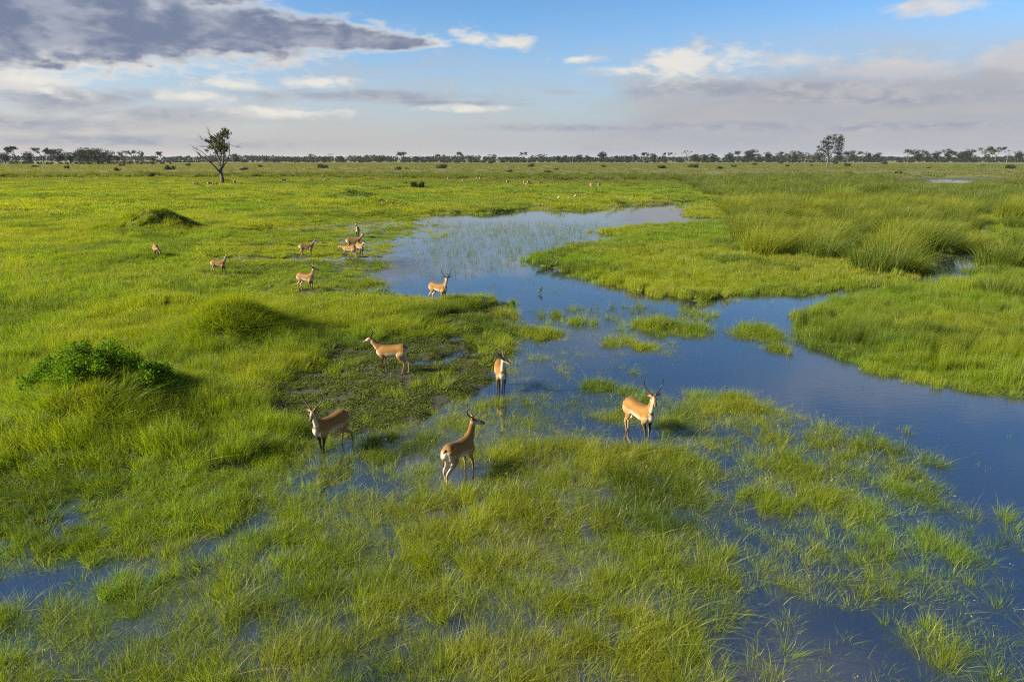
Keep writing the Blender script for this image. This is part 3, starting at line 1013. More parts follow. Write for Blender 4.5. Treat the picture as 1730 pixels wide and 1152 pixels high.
def antelope_geometry(neck_yaw, neck_pitch, head_yaw, head_pitch, feet, ears_in=False, neck_len=.455):
    parts = []
    # trunk
    st = [(-.545, .915, .03, .03), (-.52, .89, .125, .085), (-.455, .868, .190, .140), (-.35, .855, .215, .168), (-.20, .830, .210, .165), (-.04, .803, .208, .170), (.13, .788, .220, .170), (.29, .785, .232, .155), (.40, .795, .215, .130), (.48, .80, .165, .098), (.535, .81, .07, .05)]
    pts, rad = resample([(s[0], 0, s[1]) for s in st], [(s[3], s[2]) for s in st], 26)

    def c_trunk(t, s, c):
        col = RUFD + (RUF - RUFD) * min(max((1 - s) / .5, 0), 1)
        col = lerp(col, SAND, (.10 - s) / .4)
        col = lerp(col, WHT, (-.24 - s) / .18)
        if t < .12:
            col = lerp(col, WHT, (.12 - t) / .08 * (.45 - s) * (1 if abs(c) < .6 else .3))
        if t > .86:
            col = lerp(col, WHT, (t - .86) / .08 * (.35 - s))
        return col
    parts.append(tube(pts, rad, (0, 0, 1), c_trunk, 18))
    # neck
    nd = dirv(R(neck_yaw), R(neck_pitch))
    nb = np.array([.31, 0, .88])
    poll = nb + np.array([.06, 0, .02]) + nd * neck_len
    mid = nb + (poll - nb) * .5 + np.array([.05 * math.cos(R(neck_yaw)), 0, -.015])
    pts, rad = resample([nb - nd * .04 + np.array([-.03, 0, -.05]), nb + (mid - nb) * .45 + np.array([.02, 0, -.03]), mid, poll - nd * .04, poll + nd * .03], [(.110, .19), (.092, .145), (.072, .100), (.060, .076), (.046, .052)], 14)
    rf = dirv(R(neck_yaw), 0) * -.75 + np.array([0, 0, .7])

    def c_neck(t, s, c):
        col = lerp(RUFD * .7 + RUF * .3, RUF, (.8 - s) / .4)
        col = lerp(col, SAND, (-.15 - s) / .4)
        return lerp(col, WHT, (-.52 - s) / .2)
    parts.append(tube(pts, rad, tuple(rf), c_neck, 14))
    # head
    hd = dirv(R(head_yaw), R(head_pitch))
    hl = np.array([-math.sin(R(head_yaw)), math.cos(R(head_yaw)), 0])
    hu = np.cross(hd, hl)
    hb = poll + nd * .01 - hd * .015
    prof = [(-.055, .0, .03, .04), (-.01, .0, .062, .074), (.055, .0, .066, .076), (.115, -.006, .056, .068), (.18, -.014, .043, .053), (.235, -.02, .038, .044), (.275, -.024, .037, .038), (.302, -.028, .022, .024)]
    pts, rad = resample([hb + hd * p[0] + hu * p[1] for p in prof], [(p[2], p[3]) for p in prof], 16)

    def c_head(t, s, c):
        col = lerp(RUF, SAND, (.3 - s) / .6)
        col = lerp(col, WHT, (-.25 - s) / .35)
        if .30 < t < .58 and abs(c) > .45 and -.1 < s < .85:
            col = lerp(col, WHT, .75)
        if .52 < t < .88 and s > .55:
            col = lerp(col, RUFD * .75, .8)
        if t > .86:
            col = lerp(WHT, BLK, (s + .25) * 3)
        return col
    parts.append(tube(pts, rad, tuple(hu), c_head, 14))
    # legs
    for side, front in ((1, 1), (-1, 1), (1, 0), (-1, 0)):
        dx = feet[(0 if front else 2) + (0 if side > 0 else 1)]
        if front:
            p = [(.33, .085, .82), (.35, .105, .70), (.32, .105, .585), (.33 + .35 * dx, .09, .455), (.345 + .62 * dx, .082, .33), (.34 + .8 * dx, .08, .21), (.335 + dx, .078, .095), (.36 + dx, .078, .045), (.375 + dx, .078, 0)]
            r = [(.055, .12), (.068, .125), (.052, .082), (.036, .046), (.031, .036), (.020, .025), (.024, .029), (.020, .026), (.027, .040)]
        else:
            p = [(-.36, .085, .92), (-.34, .105, .77), (-.285, .115, .64), (-.36 + .3 * dx, .10, .50), (-.465 + .62 * dx, .09, .395), (-.45 + .75 * dx, .085, .28), (-.42 + dx, .082, .105), (-.395 + dx, .082, .05), (-.38 + dx, .082, 0)]
            r = [(.07, .165), (.082, .175), (.068, .115), (.040, .062), (.028, .042), (.022, .028), (.025, .030), (.021, .027), (.028, .042)]
        p = [(a, b * side, c) for a, b, c in p]
        pts, rad = resample(p, r, 26)

        def c_leg(t, s, c, front=front, side=side):
            outer = c * side
            if front:
                col = lerp(RUF, SAND, (t - .05) / .2)
                col = lerp(col, WHT, (-.35 - outer) * 1.6)
                if t > .22:
                    col = lerp(col, BLK, (s + .35) * 3 * min((t - .22) / .1, 1))
                if t > .5:
                    col = lerp(col, BLK, .5)
            else:
                col = lerp(RUF, SAND, (t - .1) / .3)
                col = lerp(col, WHT, (-.70 - s) * 3)
                col = lerp(col, WHT, (-.45 - outer) * 1.6)
                if t > .5:
                    col = lerp(col, TAN, .6)
                    col = lerp(col, BLK, (s + .1) * 1.5 * min((t - .5) / .15, 1))
            if .80 < t < .86:
                col = lerp(col, WHT, .45)
            if t > .91:
                col = BLK
            return col
        parts.append(tube(pts, rad, (1, 0, 0), c_leg, 12))
    frame = (hb, hd, hl, hu)
    return parts, frame


def horn_mesh(frame, side, length=1.0):
    hb, hd, hl, hu = frame
    ctrl = [(.012, .030, .055), (-.035, .072, .105), (-.11, .145, .150), (-.18, .210, .215), (-.215, .240, .315), (-.195, .240, .415), (-.145, .222, .49)]
    pts = [hb + hd * a * length + hl * side * b * length + hu * c * length for a, b, c in ctrl]
    rr = [.020, .0195, .018, .0155, .0125, .009, .003]
    pts, rad = resample(pts, rr, 34)
    rad = [(r[0] * (1 + (.14 if i % 2 else -.06) * (i < 26)), r[1] * (1 + (.14 if i % 2 else -.06) * (i < 26))) for i, r in enumerate(rad)]
    return tube(pts, rad, tuple(hd), lambda t, s, c: BLK, 8)


def ear_mesh(frame, side):
    hb, hd, hl, hu = frame
    base = hb + hl * side * .052 + hu * .030 - hd * .012
    d = hl * side * .86 + hu * .34 - hd * .28
    d /= np.linalg.norm(d)
    w = np.cross(d, hd)
    w /= np.linalg.norm(w)
    nrm = np.cross(d, w)
    V, F = [], []
    rows = [(0, .018), (.03, .034), (.07, .044), (.11, .038), (.145, .020), (.165, .004)]
    for l, hw in rows:
        for q in (-1, -.5, 0, .5, 1):
            V.append(base + d * l + w * hw * q - nrm * (1 - q * q) * hw * .55 * np.sign(nrm.dot(hd) or 1))
    for i in range(len(rows) - 1):
        for k in range(4):
            F.append((i * 5 + k, i * 5 + k + 1, i * 5 + k + 6, i * 5 + k + 5))
    return V, F


def eye_mesh(frame, side):
    hb, hd, hl, hu = frame
    c = hb + hd * .088 + hl * side * .056 + hu * .022
    V, F = [], []
    for i in range(7):
        ph = math.pi * i / 6
        for k in range(10):
            th = 2 * math.pi * k / 10
            V.append(c + .019 * (hl * math.cos(ph) + hd * math.sin(ph) * math.cos(th) * 1.15 + hu * math.sin(ph) * math.sin(th) * .9))
    for i in range(6):
        for k in range(10):
            F.append((i * 10 + k, i * 10 + (k + 1) % 10, (i + 1) * 10 + (k + 1) % 10, (i + 1) * 10 + k))
    return V, F


def fuse(name, parts, voxel):
    """one continuous skin out of the overlapping parts, with the coat colours carried over"""
    V, F, C = [], [], []
    for v, f, c in parts:
        o = len(V)
        V += v
        C += c
        F += [tuple(i + o for i in q) for q in f]
    tmp = mesh_obj('tmp_' + name, V, F)
    r = tmp.modifiers.new('r', 'REMESH')
    r.mode = 'VOXEL'
    r.voxel_size = voxel
    s = tmp.modifiers.new('s', 'SMOOTH')
    s.factor = .5
    s.iterations = 4
    dg = bpy.context.evaluated_depsgraph_get()
    me = bpy.data.meshes.new_from_object(tmp.evaluated_get(dg))
    me.name = name
    old = tmp.data
    bpy.data.objects.remove(tmp)
    bpy.data.meshes.remove(old)
    kd = kdtree.KDTree(len(V))
    for i, p in enumerate(V):
        kd.insert(Vector(p), i)
    kd.balance()
    cols = np.ones((len(me.vertices), 4), np.float32)
    for i, vt in enumerate(me.vertices):
        a, w = np.zeros(3), 0.0
        for (_, j, d) in kd.find_n(vt.co, 4):
            q = 1 / (d + .004)
            a += C[j] * q
            w += q
        cols[i, :3] = a / w
    at = me.attributes.new('fur', 'FLOAT_COLOR', 'POINT')
    at.data.foreach_set('color', cols.ravel())
    me.polygons.foreach_set('use_smooth', [True] * len(me.polygons))
    me.materials.append(M['coat'])
    return me


def child(name, me_or, mat, root, smooth=True):
    if isinstance(me_or, tuple):
        o = mesh_obj(name, me_or[0], me_or[1], mat, root, smooth)
    else:
        o = bpy.data.objects.new(name, me_or)
        COL.objects.link(o)
        o.parent = root
    return o


def antelope(px, py, heading, label, group, neck=(0, 55), head=(0, -25), feet=(0, 0, 0, 0), horns=1.0, scale=1.0, voxel=.0125, sink=0.0, tread=.75):
    p = G(px, py)
    for _ in range(3):
        p = G(px, py, max(ground_z(p.x, p.y), -.16))
    z = max(ground_z(p.x, p.y), -.16) - sink
    scale *= .95
    root = empty('antelope', (p.x, p.y, z), R(heading), scale)
    tag(root, label, 'antelope', group)
    parts, fr = antelope_geometry(neck[0], neck[1], head[0], head[1], feet)
    child('body', fuse('body', parts, voxel), None, root)
    for s in (1, -1):
        if horns:
            v, f, _ = horn_mesh(fr, s, horns * .92)
            child('horn', (v, f), M['horn'], root)
        child('ear', ear_mesh(fr, s), M['ear'], root)
        child('eye', eye_mesh(fr, s), M['eye'], root)
    tp, tr = resample([(-.50, 0, .965), (-.548, 0, .91), (-.560, .005, .79), (-.555, .01, .66), (-.55, .01, .56)], [.030, .024, .018, .024, .006], 14)
    v, f, c = tube(tp, tr, (-1, 0, 0), lambda t, s, c: lerp(RUF, BLK, (t - .6) / .2), 8)
    me = bpy.data.meshes.new('tail')
    me.from_pydata([tuple(q) for q in v], [], f)
    at = me.attributes.new('fur', 'FLOAT_COLOR', 'POINT')
    at.data.foreach_set('color', np.array([list(q) + [1] for q in c], np.float32).ravel())
    me.polygons.foreach_set('use_smooth', [True] * len(me.polygons))
    me.materials.append(M['coat'])
    child('tail', me, None, root)
    if tread:
        FEET.append((p.x, p.y - .25, tread))
        h = R(heading)
        for q in (.45, -.45):
            FEET.append((p.x + math.cos(h) * q * scale, p.y + math.sin(h) * q * scale - .12, tread * .85))
    return root


NEAR, HERD = 'antelopes near the camera', 'antelopes at the water farther off'
# heading: degrees anticlockwise from the picture's right (0 = right, 90 = away, -90 = towards the camera)
antelope(664, 631, 172, 'horned antelope in profile walking left on dark trampled mud', NEAR, (4, 40), (8, -18), (.03, -.10, .05, -.12), scale=.93)
antelope(846, 664, -84, 'antelope standing front-on in the water edge, head turned right', NEAR, (6, 62), (62, -20), (0, .02, 0, 0), .85, scale=.92, tread=.7)
antelope(563, 766, -124, 'horned antelope at left looking at the camera, rump to the right', NEAR, (24, 58), (34, -22), (.02, -.06, -.16, .06), scale=.95, tread=.36)
antelope(776, 812, 58, 'horned antelope seen from behind, walking right through flooded grass', NEAR, (-18, 68), (-54, -12), (.02, .14, .03, -.16), scale=.93, tread=.6)
antelope(1077, 741, -60, 'horned antelope standing alone in blue water, facing the camera', NEAR, (-12, 64), (-28, -20), (.0, .06, -.06, .08), 1.05, scale=.95, tread=.85)
antelope(741, 512, -32, 'horned antelope side-on at the pond edge with head turned to camera', NEAR, (-20, 58), (-48, -20), (.0, .06, .05, -.06), 1.05, scale=.93)
antelope(518, 493, -22, 'horned antelope on grazed grass behind the big tussock, facing right', HERD, (5, 62), (25, -12), (0, .05, .04, -.05), 1.0, scale=.93)
antelope(519, 437, 4, 'hornless antelope standing by the thin strip of pools', HERD, (0, 50), (-20, -22), (0, .04, .05, -.04), 0, scale=.88, voxel=.016)
antelope(371, 464, -8, 'small hornless antelope in short grass left of the pools', HERD, (0, 55), (20, -20), (.05, -.05, .04, -.04), 0, scale=.82, voxel=.016)
antelope(266, 438, -58, 'antelope grazing head down, leftmost of the near herd', HERD, (20, -32), (25, -62), (0, .05, 0, 0), .7, scale=.95, voxel=.016)
antelope(605, 403, -80, 'antelope farthest back in the tight group at the pond edge', HERD, (-8, 56), (-30, -20), (0, 0, 0, 0), 0, scale=.95, voxel=.018)
antelope(598, 425, 2, 'side-on antelope in the middle of the tight group', HERD, (0, 45), (30, -25), (0, .05, .05, 0), 0, scale=.95, voxel=.018)
antelope(592, 438, 160, 'antelope at the front left of the tight group, in the water', HERD, (0, 10), (0, -45), (0, .05, .05, 0), 0, scale=.92, voxel=.018)
antelope(609, 436, -60, 'antelope at the front right of the tight group, in the water', HERD, (15, 35), (40, -25), (0, .03, .0, 0), .8, scale=.95, voxel=.018)

# small far herd: one simple skin shared by the copies
pa, _fr = antelope_geometry(0, 50, 0, -25, (0, .06, .05, -.05))
stand_me = fuse('antelope', pa, .026)
pg, _fr = antelope_geometry(0, -32, 0, -60, (.06, -.02, .05, -.05))
graze_me = fuse('antelope', pg, .026)
FARH = 'tiny antelopes far out on the plain'
ORD = ['first', 'second', 'third', 'fourth', 'fifth', 'sixth', 'seventh', 'eighth', 'ninth', 'tenth', 'eleventh', 'twelfth', 'thirteenth', 'fourteenth', 'fifteenth', 'sixteenth', 'seventeenth', 'eighteenth', 'nineteenth', 'twentieth']
far_spots = [(331, 316, 0, 1), (356, 316, 20, 0), (364, 316, 0, 1), (397, 313.5, 90, 0), (480, 309.5, 200, 0), (526, 309, 190, 1), (552, 308.5, 0, 1), (757, 306.5, 90, 0), (783, 310, 80, 0), (805, 306, 95, 0), (811, 306, 80, 0),
             (858, 312, 60, 0), (885, 313.5, 92, 0), (893, 313.5, 60, 0), (889, 317.5, 90, 0), (913, 314, 190, 1), (998, 318.5, 95, 0), (1012, 318.5, 60, 0)]
for i, (px, py, hd, gz) in enumerate(far_spots):
    o = bpy.data.objects.new('antelope', graze_me if gz else stand_me)
    COL.objects.link(o)
    p = G(px, py)
    for _ in range(4):
        p = G(px, py, ground_z(p.x, p.y))
    o.location = (p.x, p.y, p.z + .02)
    o.rotation_euler = (0, 0, R(hd))
    tag(o, 'tiny antelope %s on the far meadow, %s from the left of the far herd' % ('grazing' if gz else 'standing', ORD[i]), 'antelope', FARH)


# ------------------------------------------------------------------ reeds, tussocks, islets
def rgb(o, c):
    o.color = (c[0], c[1], c[2], 1.0)


REED_ME = []
for i in range(6):
    V, F, BV, BH = blades(1250, 1.05, .8, 1.75, .020, .52, 1200 + i, 4, lean=(.45, -.08), upright=-.1)
    V2, F2, BV2, BH2 = blades(26, .8, 1.7, 2.4, .011, .55, 1230 + i, 4, lean=(.9, 0), upright=.3)
    V, F, BV, BH, MI = join_parts([((V, F, BV, BH), 0), ((V2, F2, np.full(len(BV2), .96), BH2), 0)])
    t = mesh_obj('reed_clump', V, F, M['reed'], attrs=dict(bv=BV, bh=BH), link=False)
    REED_ME.append(t.data)
    bpy.data.objects.remove(t)
rg = random.Random(5)


def reed(x, y, s, label, group, hs=1.0):
    o = bpy.data.objects.new('reed_clump', rg.choice(REED_ME))
    COL.objects.link(o)
    o.location = (x, y, max(ground_z(x, y), -.2) - .03)
    o.rotation_euler = (0, 0, rg.uniform(-.6, .6))
    o.scale = (s * rg.uniform(.9, 1.15), s, s * hs * rg.uniform(.95, 1.25))
    k = min(1, max(0, rg.choice((0, .1, .45, .9, 1.15)) + rg.uniform(-.1, .1)))
    a, b = (.055, .095, .014), (.145, .178, .018)
    rgb(o, [a[i] + (b[i] - a[i]) * k for i in range(3)])
    tag(o, label, 'reeds', group)
    return o


RG = 'tall reed clumps of the reed bed'
hero = [(1290, 432, 1.35, 'dark tall reed clump at the left front corner of the reed bed'), (1384, 438, 1.35, 'pale-tipped reed clump second along the front of the reed bed'),
        (1486, 460, 1.5, 'big yellow-green reed clump leaning over the dark channel'), (1532, 463, .8, 'drooping reed clump right at the dark channel edge'),
        (1692, 456, 1.2, 'tall reed clump on the right bank of the dark channel'), (1735, 446, 1.3, 'tall reed clump at the right edge above the channel'),
        (1262, 372, 1.3, 'reed clump by the far right tip of the pond'), (1705, 512, 1.0, 'yellow-green reed clump low at the right edge of the photo')]
taken = []
for px, py, s_, lab in hero:
    p = G(px, py)
    reed(p.x, p.y, s_, lab, RG)
    taken.append((p.x, p.y, 2.3))
bed = poly([(1225, 350), (1240, 380), (1262, 424), (1330, 428), (1440, 430), (1560, 445), (1626, 428), (1650, 376), (1560, 350), (1330, 346)])
bank = poly([(1672, 440), (1694, 395), (1700, 350), (1800, 340), (2100, 360), (2100, 470), (1700, 468)])
npl = 0
for P_, want, lab in ((bed, 85, 'wind-bent reed clump among many alike in the reed bed left of the channel'), (bank, 42, 'wind-bent reed clump among many alike right of the dark channel')):
    lo, hi = P_.min(0), P_.max(0)
    tries = 0
    got = 0
    while got < want and tries < 6000:
        tries += 1
        x, y = rg.uniform(lo[0], hi[0]), rg.uniform(lo[1], hi[1])
        if inside_dist(P_, np.array([x]), np.array([y]))[0] < .3 or any((x - a) ** 2 + (y - b) ** 2 < r * r for a, b, r in taken):
            continue
        s_ = rg.uniform(.85, 1.6)
        reed(x, y, s_, lab, RG, rg.uniform(.7, 1.1))
        taken.append((x, y, 2.55 * s_))
        got += 1
    npl += got
print('reeds', npl)


def tussock(name, px, py, r, n, h0, h1, w, col, label, cat, group=None, bend=.7, lean=(.5, -.1), sx=1.0, seed=1, straw=.0):
    c = G(px, py)
    gs = np.random.default_rng(seed + 900)
    ns = max(6, int(n / 110))
    sub = []
    for k in range(ns):
        q, a = r * math.sqrt(gs.random()), gs.random() * 6.283
        v_, f_, bv_, bh_ = blades(n // ns, min(.30, r * .35), h0, h1, w, bend, seed * 50 + k, 4, lean=(lean[0] + math.cos(a) * q / r * .6, lean[1] + math.sin(a) * q / r * .6), upright=-.1)
        v_ = v_ * np.array([1, 1, gs.uniform(.5, 1.35)]) + np.array([math.cos(a) * q, math.sin(a) * q, 0])
        sub.append(((v_, f_, np.clip(bv_ * .7 + gs.random() * .3, 0, 1), bh_), 0))
    V, F, BV, BH, _ = join_parts(sub)
    V[:, 0] *= sx
    nv = 9
    b = V.reshape(-1, nv, 3)
    bx, by = b[:, :2, 0].mean(1) + c.x, b[:, :2, 1].mean(1) + c.y
    gz = np.maximum(marsh(bx, by)['z'], -.15)
    b[:, :, 2] += gz[:, None] - .02
    rr = np.sqrt((b[:, 0, 0] / sx) ** 2 + b[:, 0, 1] ** 2) / r
    b[:, :, 2] -= (b[:, :, 2] - gz[:, None]) * (rr ** 2 * .45)[:, None]
    o = mesh_obj(name, b.reshape(-1, 3), F, M['reed'], attrs=dict(bv=BV, bh=BH))
    o.location = (c.x, c.y, 0)
    rgb(o, col)
    tag(o, label, cat, group)
    return o


LUSH = (.165, .220, .008)
tussock('grass_tussock', 398, 570, 1.8, 12000, .6, 1.05, .011, LUSH, 'large domed tussock of bright grass blown to the right', 'grass tussock', sx=1.05, seed=41)
tussock('grass_tussock', 272, 522, 1.2, 2600, .30, .52, .009, LUSH, 'lower tussock just behind and left of the large domed tussock', 'grass tussock', sx=1.3, seed=42)
tussock('grass_tussock', 520, 560, 1.3, 2200, .35, .6, .009, LUSH, 'grass tussock between the large domed tussock and the mud', 'grass tussock', sx=1.4, seed=43, bend=.5)
tussock('grass_tussock', 690, 560, 1.2, 2000, .30, .55, .009, LUSH, 'grass tussock at the edge of the mud behind the walking antelope', 'grass tussock', sx=1.6, seed=44, bend=.5)
tussock('grassy_mound', 262, 394, 3.6, 9000, .22, .42, .022, (.105, .165, .008), 'round grass-covered termite mound out on the left meadow', 'mound', seed=45, bend=.5)
tussock('grassy_mound', 645, 352, 3.8, 6000, .22, .42, .028, (.105, .165, .008), 'grass-covered mound beyond the far left end of the pond', 'mound', seed=46, bend=.5)
tussock('grass_tussock', 105, 668, 1.1, 2600, .40, .72, .010, LUSH, 'bright grass tussock on the left shoulder of the shrubby mound', 'grass tussock', sx=1.4, seed=47)
tussock('grass_tussock', 250, 668, 1.0, 2200, .35, .66, .010, LUSH, 'bright grass tussock on the back right of the shrubby mound', 'grass tussock', sx=1.4, seed=48)
tussock('grass_tussock', 170, 738, 1.0, 2200, .40, .70, .010, (.11, .17, .008), 'tall grass tussock at the near foot of the shrubby mound', 'grass tussock', sx=1.7, seed=49)
ISG = 'small grass islets in the water'
for i, (px, py, r, n, h1, sx, lab) in enumerate([
        (1281, 566, .95, 2300, .62, 1.25, 'round bright grass islet in the blue channel'), (1102, 556, .55, 900, .7, 1.0, 'upright grass islet left of the round islet, in thin stems'),
        (905, 566, .55, 800, .42, 1.6, 'low grass islet beside the tip of the mud spit'), (628, 484, .9, 1100, .6, 1.2, 'dark grass islet at the left shore of the pond'),
        (1541, 729, .28, 170, .42, 1.2, 'tiny lone grass islet in open water at right'), (1298, 588, .33, 260, .42, 1.2, 'small thin islet just in front of the round islet'),
        (1333, 598, .26, 200, .45, 1.0, 'small thin islet between the round islet and the right bank'), (1160, 562, .8, 700, .35, 1.3, 'low flat grass islet right of the upright islet'),
        (1180, 500, .6, 500, .5, 1.4, 'grass islet off the near edge of the sedge meadow')]):
    tussock('grass_islet', px, py, r, n, h1 * .55, h1, .0095, (.115, .150, .014), lab, 'grass islet', ISG, bend=.45, lean=(.4, 0), sx=sx, seed=60 + i)


# ------------------------------------------------------------------ leaves, shrubs, bushes, trees
def leaf_cloud(clusters, s, seed, squash=1.0, shell=.45):
    """pointed leaf faces filling a list of (centre, radius, count)"""
    g = np.random.default_rng(seed)
    V, F, BV = [], [], []
    off = 0
    for (c, r, n) in clusters:
        d = g.normal(size=(n, 3))
        d /= np.linalg.norm(d, axis=1)[:, None]
        rad = r * (shell + (1 - shell) * g.random(n)) ** .8 * (.8 + .35 * g.random(n))
        p = np.array(c) + d * rad[:, None] * np.array([1, 1, squash])
        a = g.normal(size=(n, 3))
        a /= np.linalg.norm(a, axis=1)[:, None]
        b = np.cross(a, g.normal(size=(n, 3)))
        b /= np.linalg.norm(b, axis=1)[:, None]
        L = s * (.6 + .8 * g.random(n))[:, None]
        V.append(np.stack([p - a * L * .5, p + b * L * .33, p + a * L * .5, p - b * L * .33], 1).reshape(-1, 3))
        F.append(np.arange(n * 4).reshape(-1, 4) + off)
        off += n * 4
        BV.append(np.repeat(np.clip(g.random(n) * .7 + .3 * g.random(), 0, 1), 4))
    return np.vstack(V), np.vstack(F).tolist(), np.concatenate(BV)


def twig(pts, r0, r1, K=6, m=8):
    p, r = resample(pts, list(np.linspace(r0, r1, len(pts))), m)
    v, f, _ = tube(p, r, (.3, .9, .25), lambda t, s, c: BLK, K)
    return v, f


def merge(lst):
    V, F = [], []
    for v, f in lst:
        o = len(V)
        V += [tuple(q) for q in v]
        F += [tuple(i + o for i in q) for q in f]
    return V, F


def shrub(px, py, spread, h, nclump, leaf, label, seed, name='leafy_shrub'):
    c = G(px, py)
    g = random.Random(seed)
    root = empty(name, (c.x, c.y, 0))
    tag(root, label, 'shrub')
    cl, tw = [], []
    for i in range(nclump):
        a, q = g.uniform(0, 6.28), math.sqrt(g.random())
        x, y = math.cos(a) * q * spread, math.sin(a) * q * spread * .6
        z = ground_z(c.x + x, c.y + y)
        top = h * (1 - .55 * q * q) * g.uniform(.6, 1.1)
        r = g.uniform(.13, .26)
        for k in range(3):
            cl.append(((x + g.uniform(-.15, .15), y + g.uniform(-.15, .15), z + top * (.25 + .3 * k)), r, 130))
        tw.append(twig([(x * .8, y * .8, z - .05), (x * .9, y * .9, z + top * .5), (x, y, z + top)], .012, .004))
    V, F, BV = leaf_cloud(cl, leaf, seed)
    mesh_obj('foliage', V, F, M['shrub'], root, attrs=dict(bv=BV))
    v, f = merge(tw)
    mesh_obj('stem', v, f, M['bark'], root)
    return root


shrub(180, 694, 1.85, .85, 74, .055, 'dark leafy shrub crowding the mound at left', 71)
shrub(86, 694, .65, .5, 13, .045, 'small dark shrub on the left foot of the shrubby mound', 72)
shrub(255, 704, .6, .5, 10, .075, 'broad-leaved shrub on the right foot of the shrubby mound', 73)


def branchy(rng, base, d, length, r, depth, segs, tips, bend=.35, split=(2, 3), shrink=.68):
    """recursive tapering limbs"""
    p = np.array(base, float)
    pts = [p]
    d = np.array(d, float)
    for k in range(3):
        d = d + np.array([rng.uniform(-1, 1), rng.uniform(-1, 1), rng.uniform(-.3, .6)]) * bend * .35
        d /= np.linalg.norm(d)
        p = p + d * length / 3
        pts.append(p)
    segs.append(twig(pts, r, r * .6, 6, 6))
    if depth == 0:
        tips.append(p)
        return
    n = rng.randint(*split)
    a0 = rng.uniform(0, 6.28)
    for k in range(n):
        a = a0 + 6.28 * k / n + rng.uniform(-.5, .5)
        sp = rng.uniform(.45, .95)
        nd = d * math.cos(sp) + np.array([math.cos(a), math.sin(a), .25]) * math.sin(sp)
        branchy(rng, p, nd / np.linalg.norm(nd), length * shrink * rng.uniform(.8, 1.15), r * .62, depth - 1, segs, tips, bend, split, shrink)
    if depth >= 2:
        tips.append(pts[2])


TREES = []
for k, (kind, seed) in enumerate([('round', 1), ('round', 2), ('round', 3), ('round', 4), ('open', 5), ('open', 6), ('open', 7), ('pale', 8), ('pale', 9), ('bare', 10), ('bare', 11)]):
    rng = random.Random(300 + seed)
    segs, tips = [], []
    th = dict(round=2.2, open=4.2, pale=3.0, bare=3.4)[kind]
    branchy(rng, (0, 0, -.2), (rng.uniform(-.1, .1), rng.uniform(-.1, .1), 1), th, .36 if kind != 'bare' else .28, 3 if kind != 'open' else 2, segs, tips, shrink=.80 if kind != 'open' else .74)
    v, f = merge(segs)
    top = max(t[2] for t in tips)
    sc_ = 11.0 / top
    tm = mesh_obj('trunk', np.array(v) * sc_, f, M['bark_pale' if kind == 'bare' else 'bark'], link=False).data
    rad = dict(round=1.55, open=1.35, pale=1.35, bare=.7)[kind]
    keep = tips if kind != 'bare' else tips[::5]
    cl = [(np.array(t) * sc_ + np.array([0, 0, .1]), rad * rng.uniform(.65, 1.2), int(42 if kind != 'bare' else 18)) for t in keep]
    if kind == 'round':
        cl += [((rng.gauss(0, 1.7), rng.gauss(0, 1.7), rng.uniform(1.0, 9.5)), rng.uniform(1.1, 1.9), 70) for _ in range(26)]
    if kind == 'open':
        cl += [(np.array(rng.choice(tips)) * sc_ + np.array([rng.gauss(0, .9), rng.gauss(0, .9), rng.uniform(-2.2, .3)]), rng.uniform(.9, 1.5), 55) for _ in range(16)]
    if kind == 'pale':
        cl += [((rng.gauss(0, 1.5), rng.gauss(0, 1.5), rng.uniform(2.5, 9.0)), rng.uniform(1.0, 1.6), 55) for _ in range(14)]
    V, F, BV = leaf_cloud(cl, .55, seed, .8)
    cm = mesh_obj('crown', V, F, M[dict(round='tree', open='tree', pale='tree_pale', bare='tree_grey')[kind]], attrs=dict(bv=BV), link=False).data
    TREES.append((kind, tm, cm))
KINDS = {k: [i for i, t in enumerate(TREES) if t[0] == k] for k in ('round', 'open', 'pale', 'bare')}
LOOK = dict(round='dense dark rounded tree', open='flat-topped tree on a tall trunk', pale='pale olive tree', bare='thin half-bare tree')
R4 = lambda zx, zt, kind, w=1.0: (zx * .3468, 200 + zt * .3468, kind, w)
R5 = lambda zx, zt, kind, w=1.0: (600 + zx * .3468, 230 + zt * .3468, kind, w)
R6 = lambda zx, zt, kind, w=1.0: (1150 + zx * .3353, 220 + zt * .3353, kind, w)
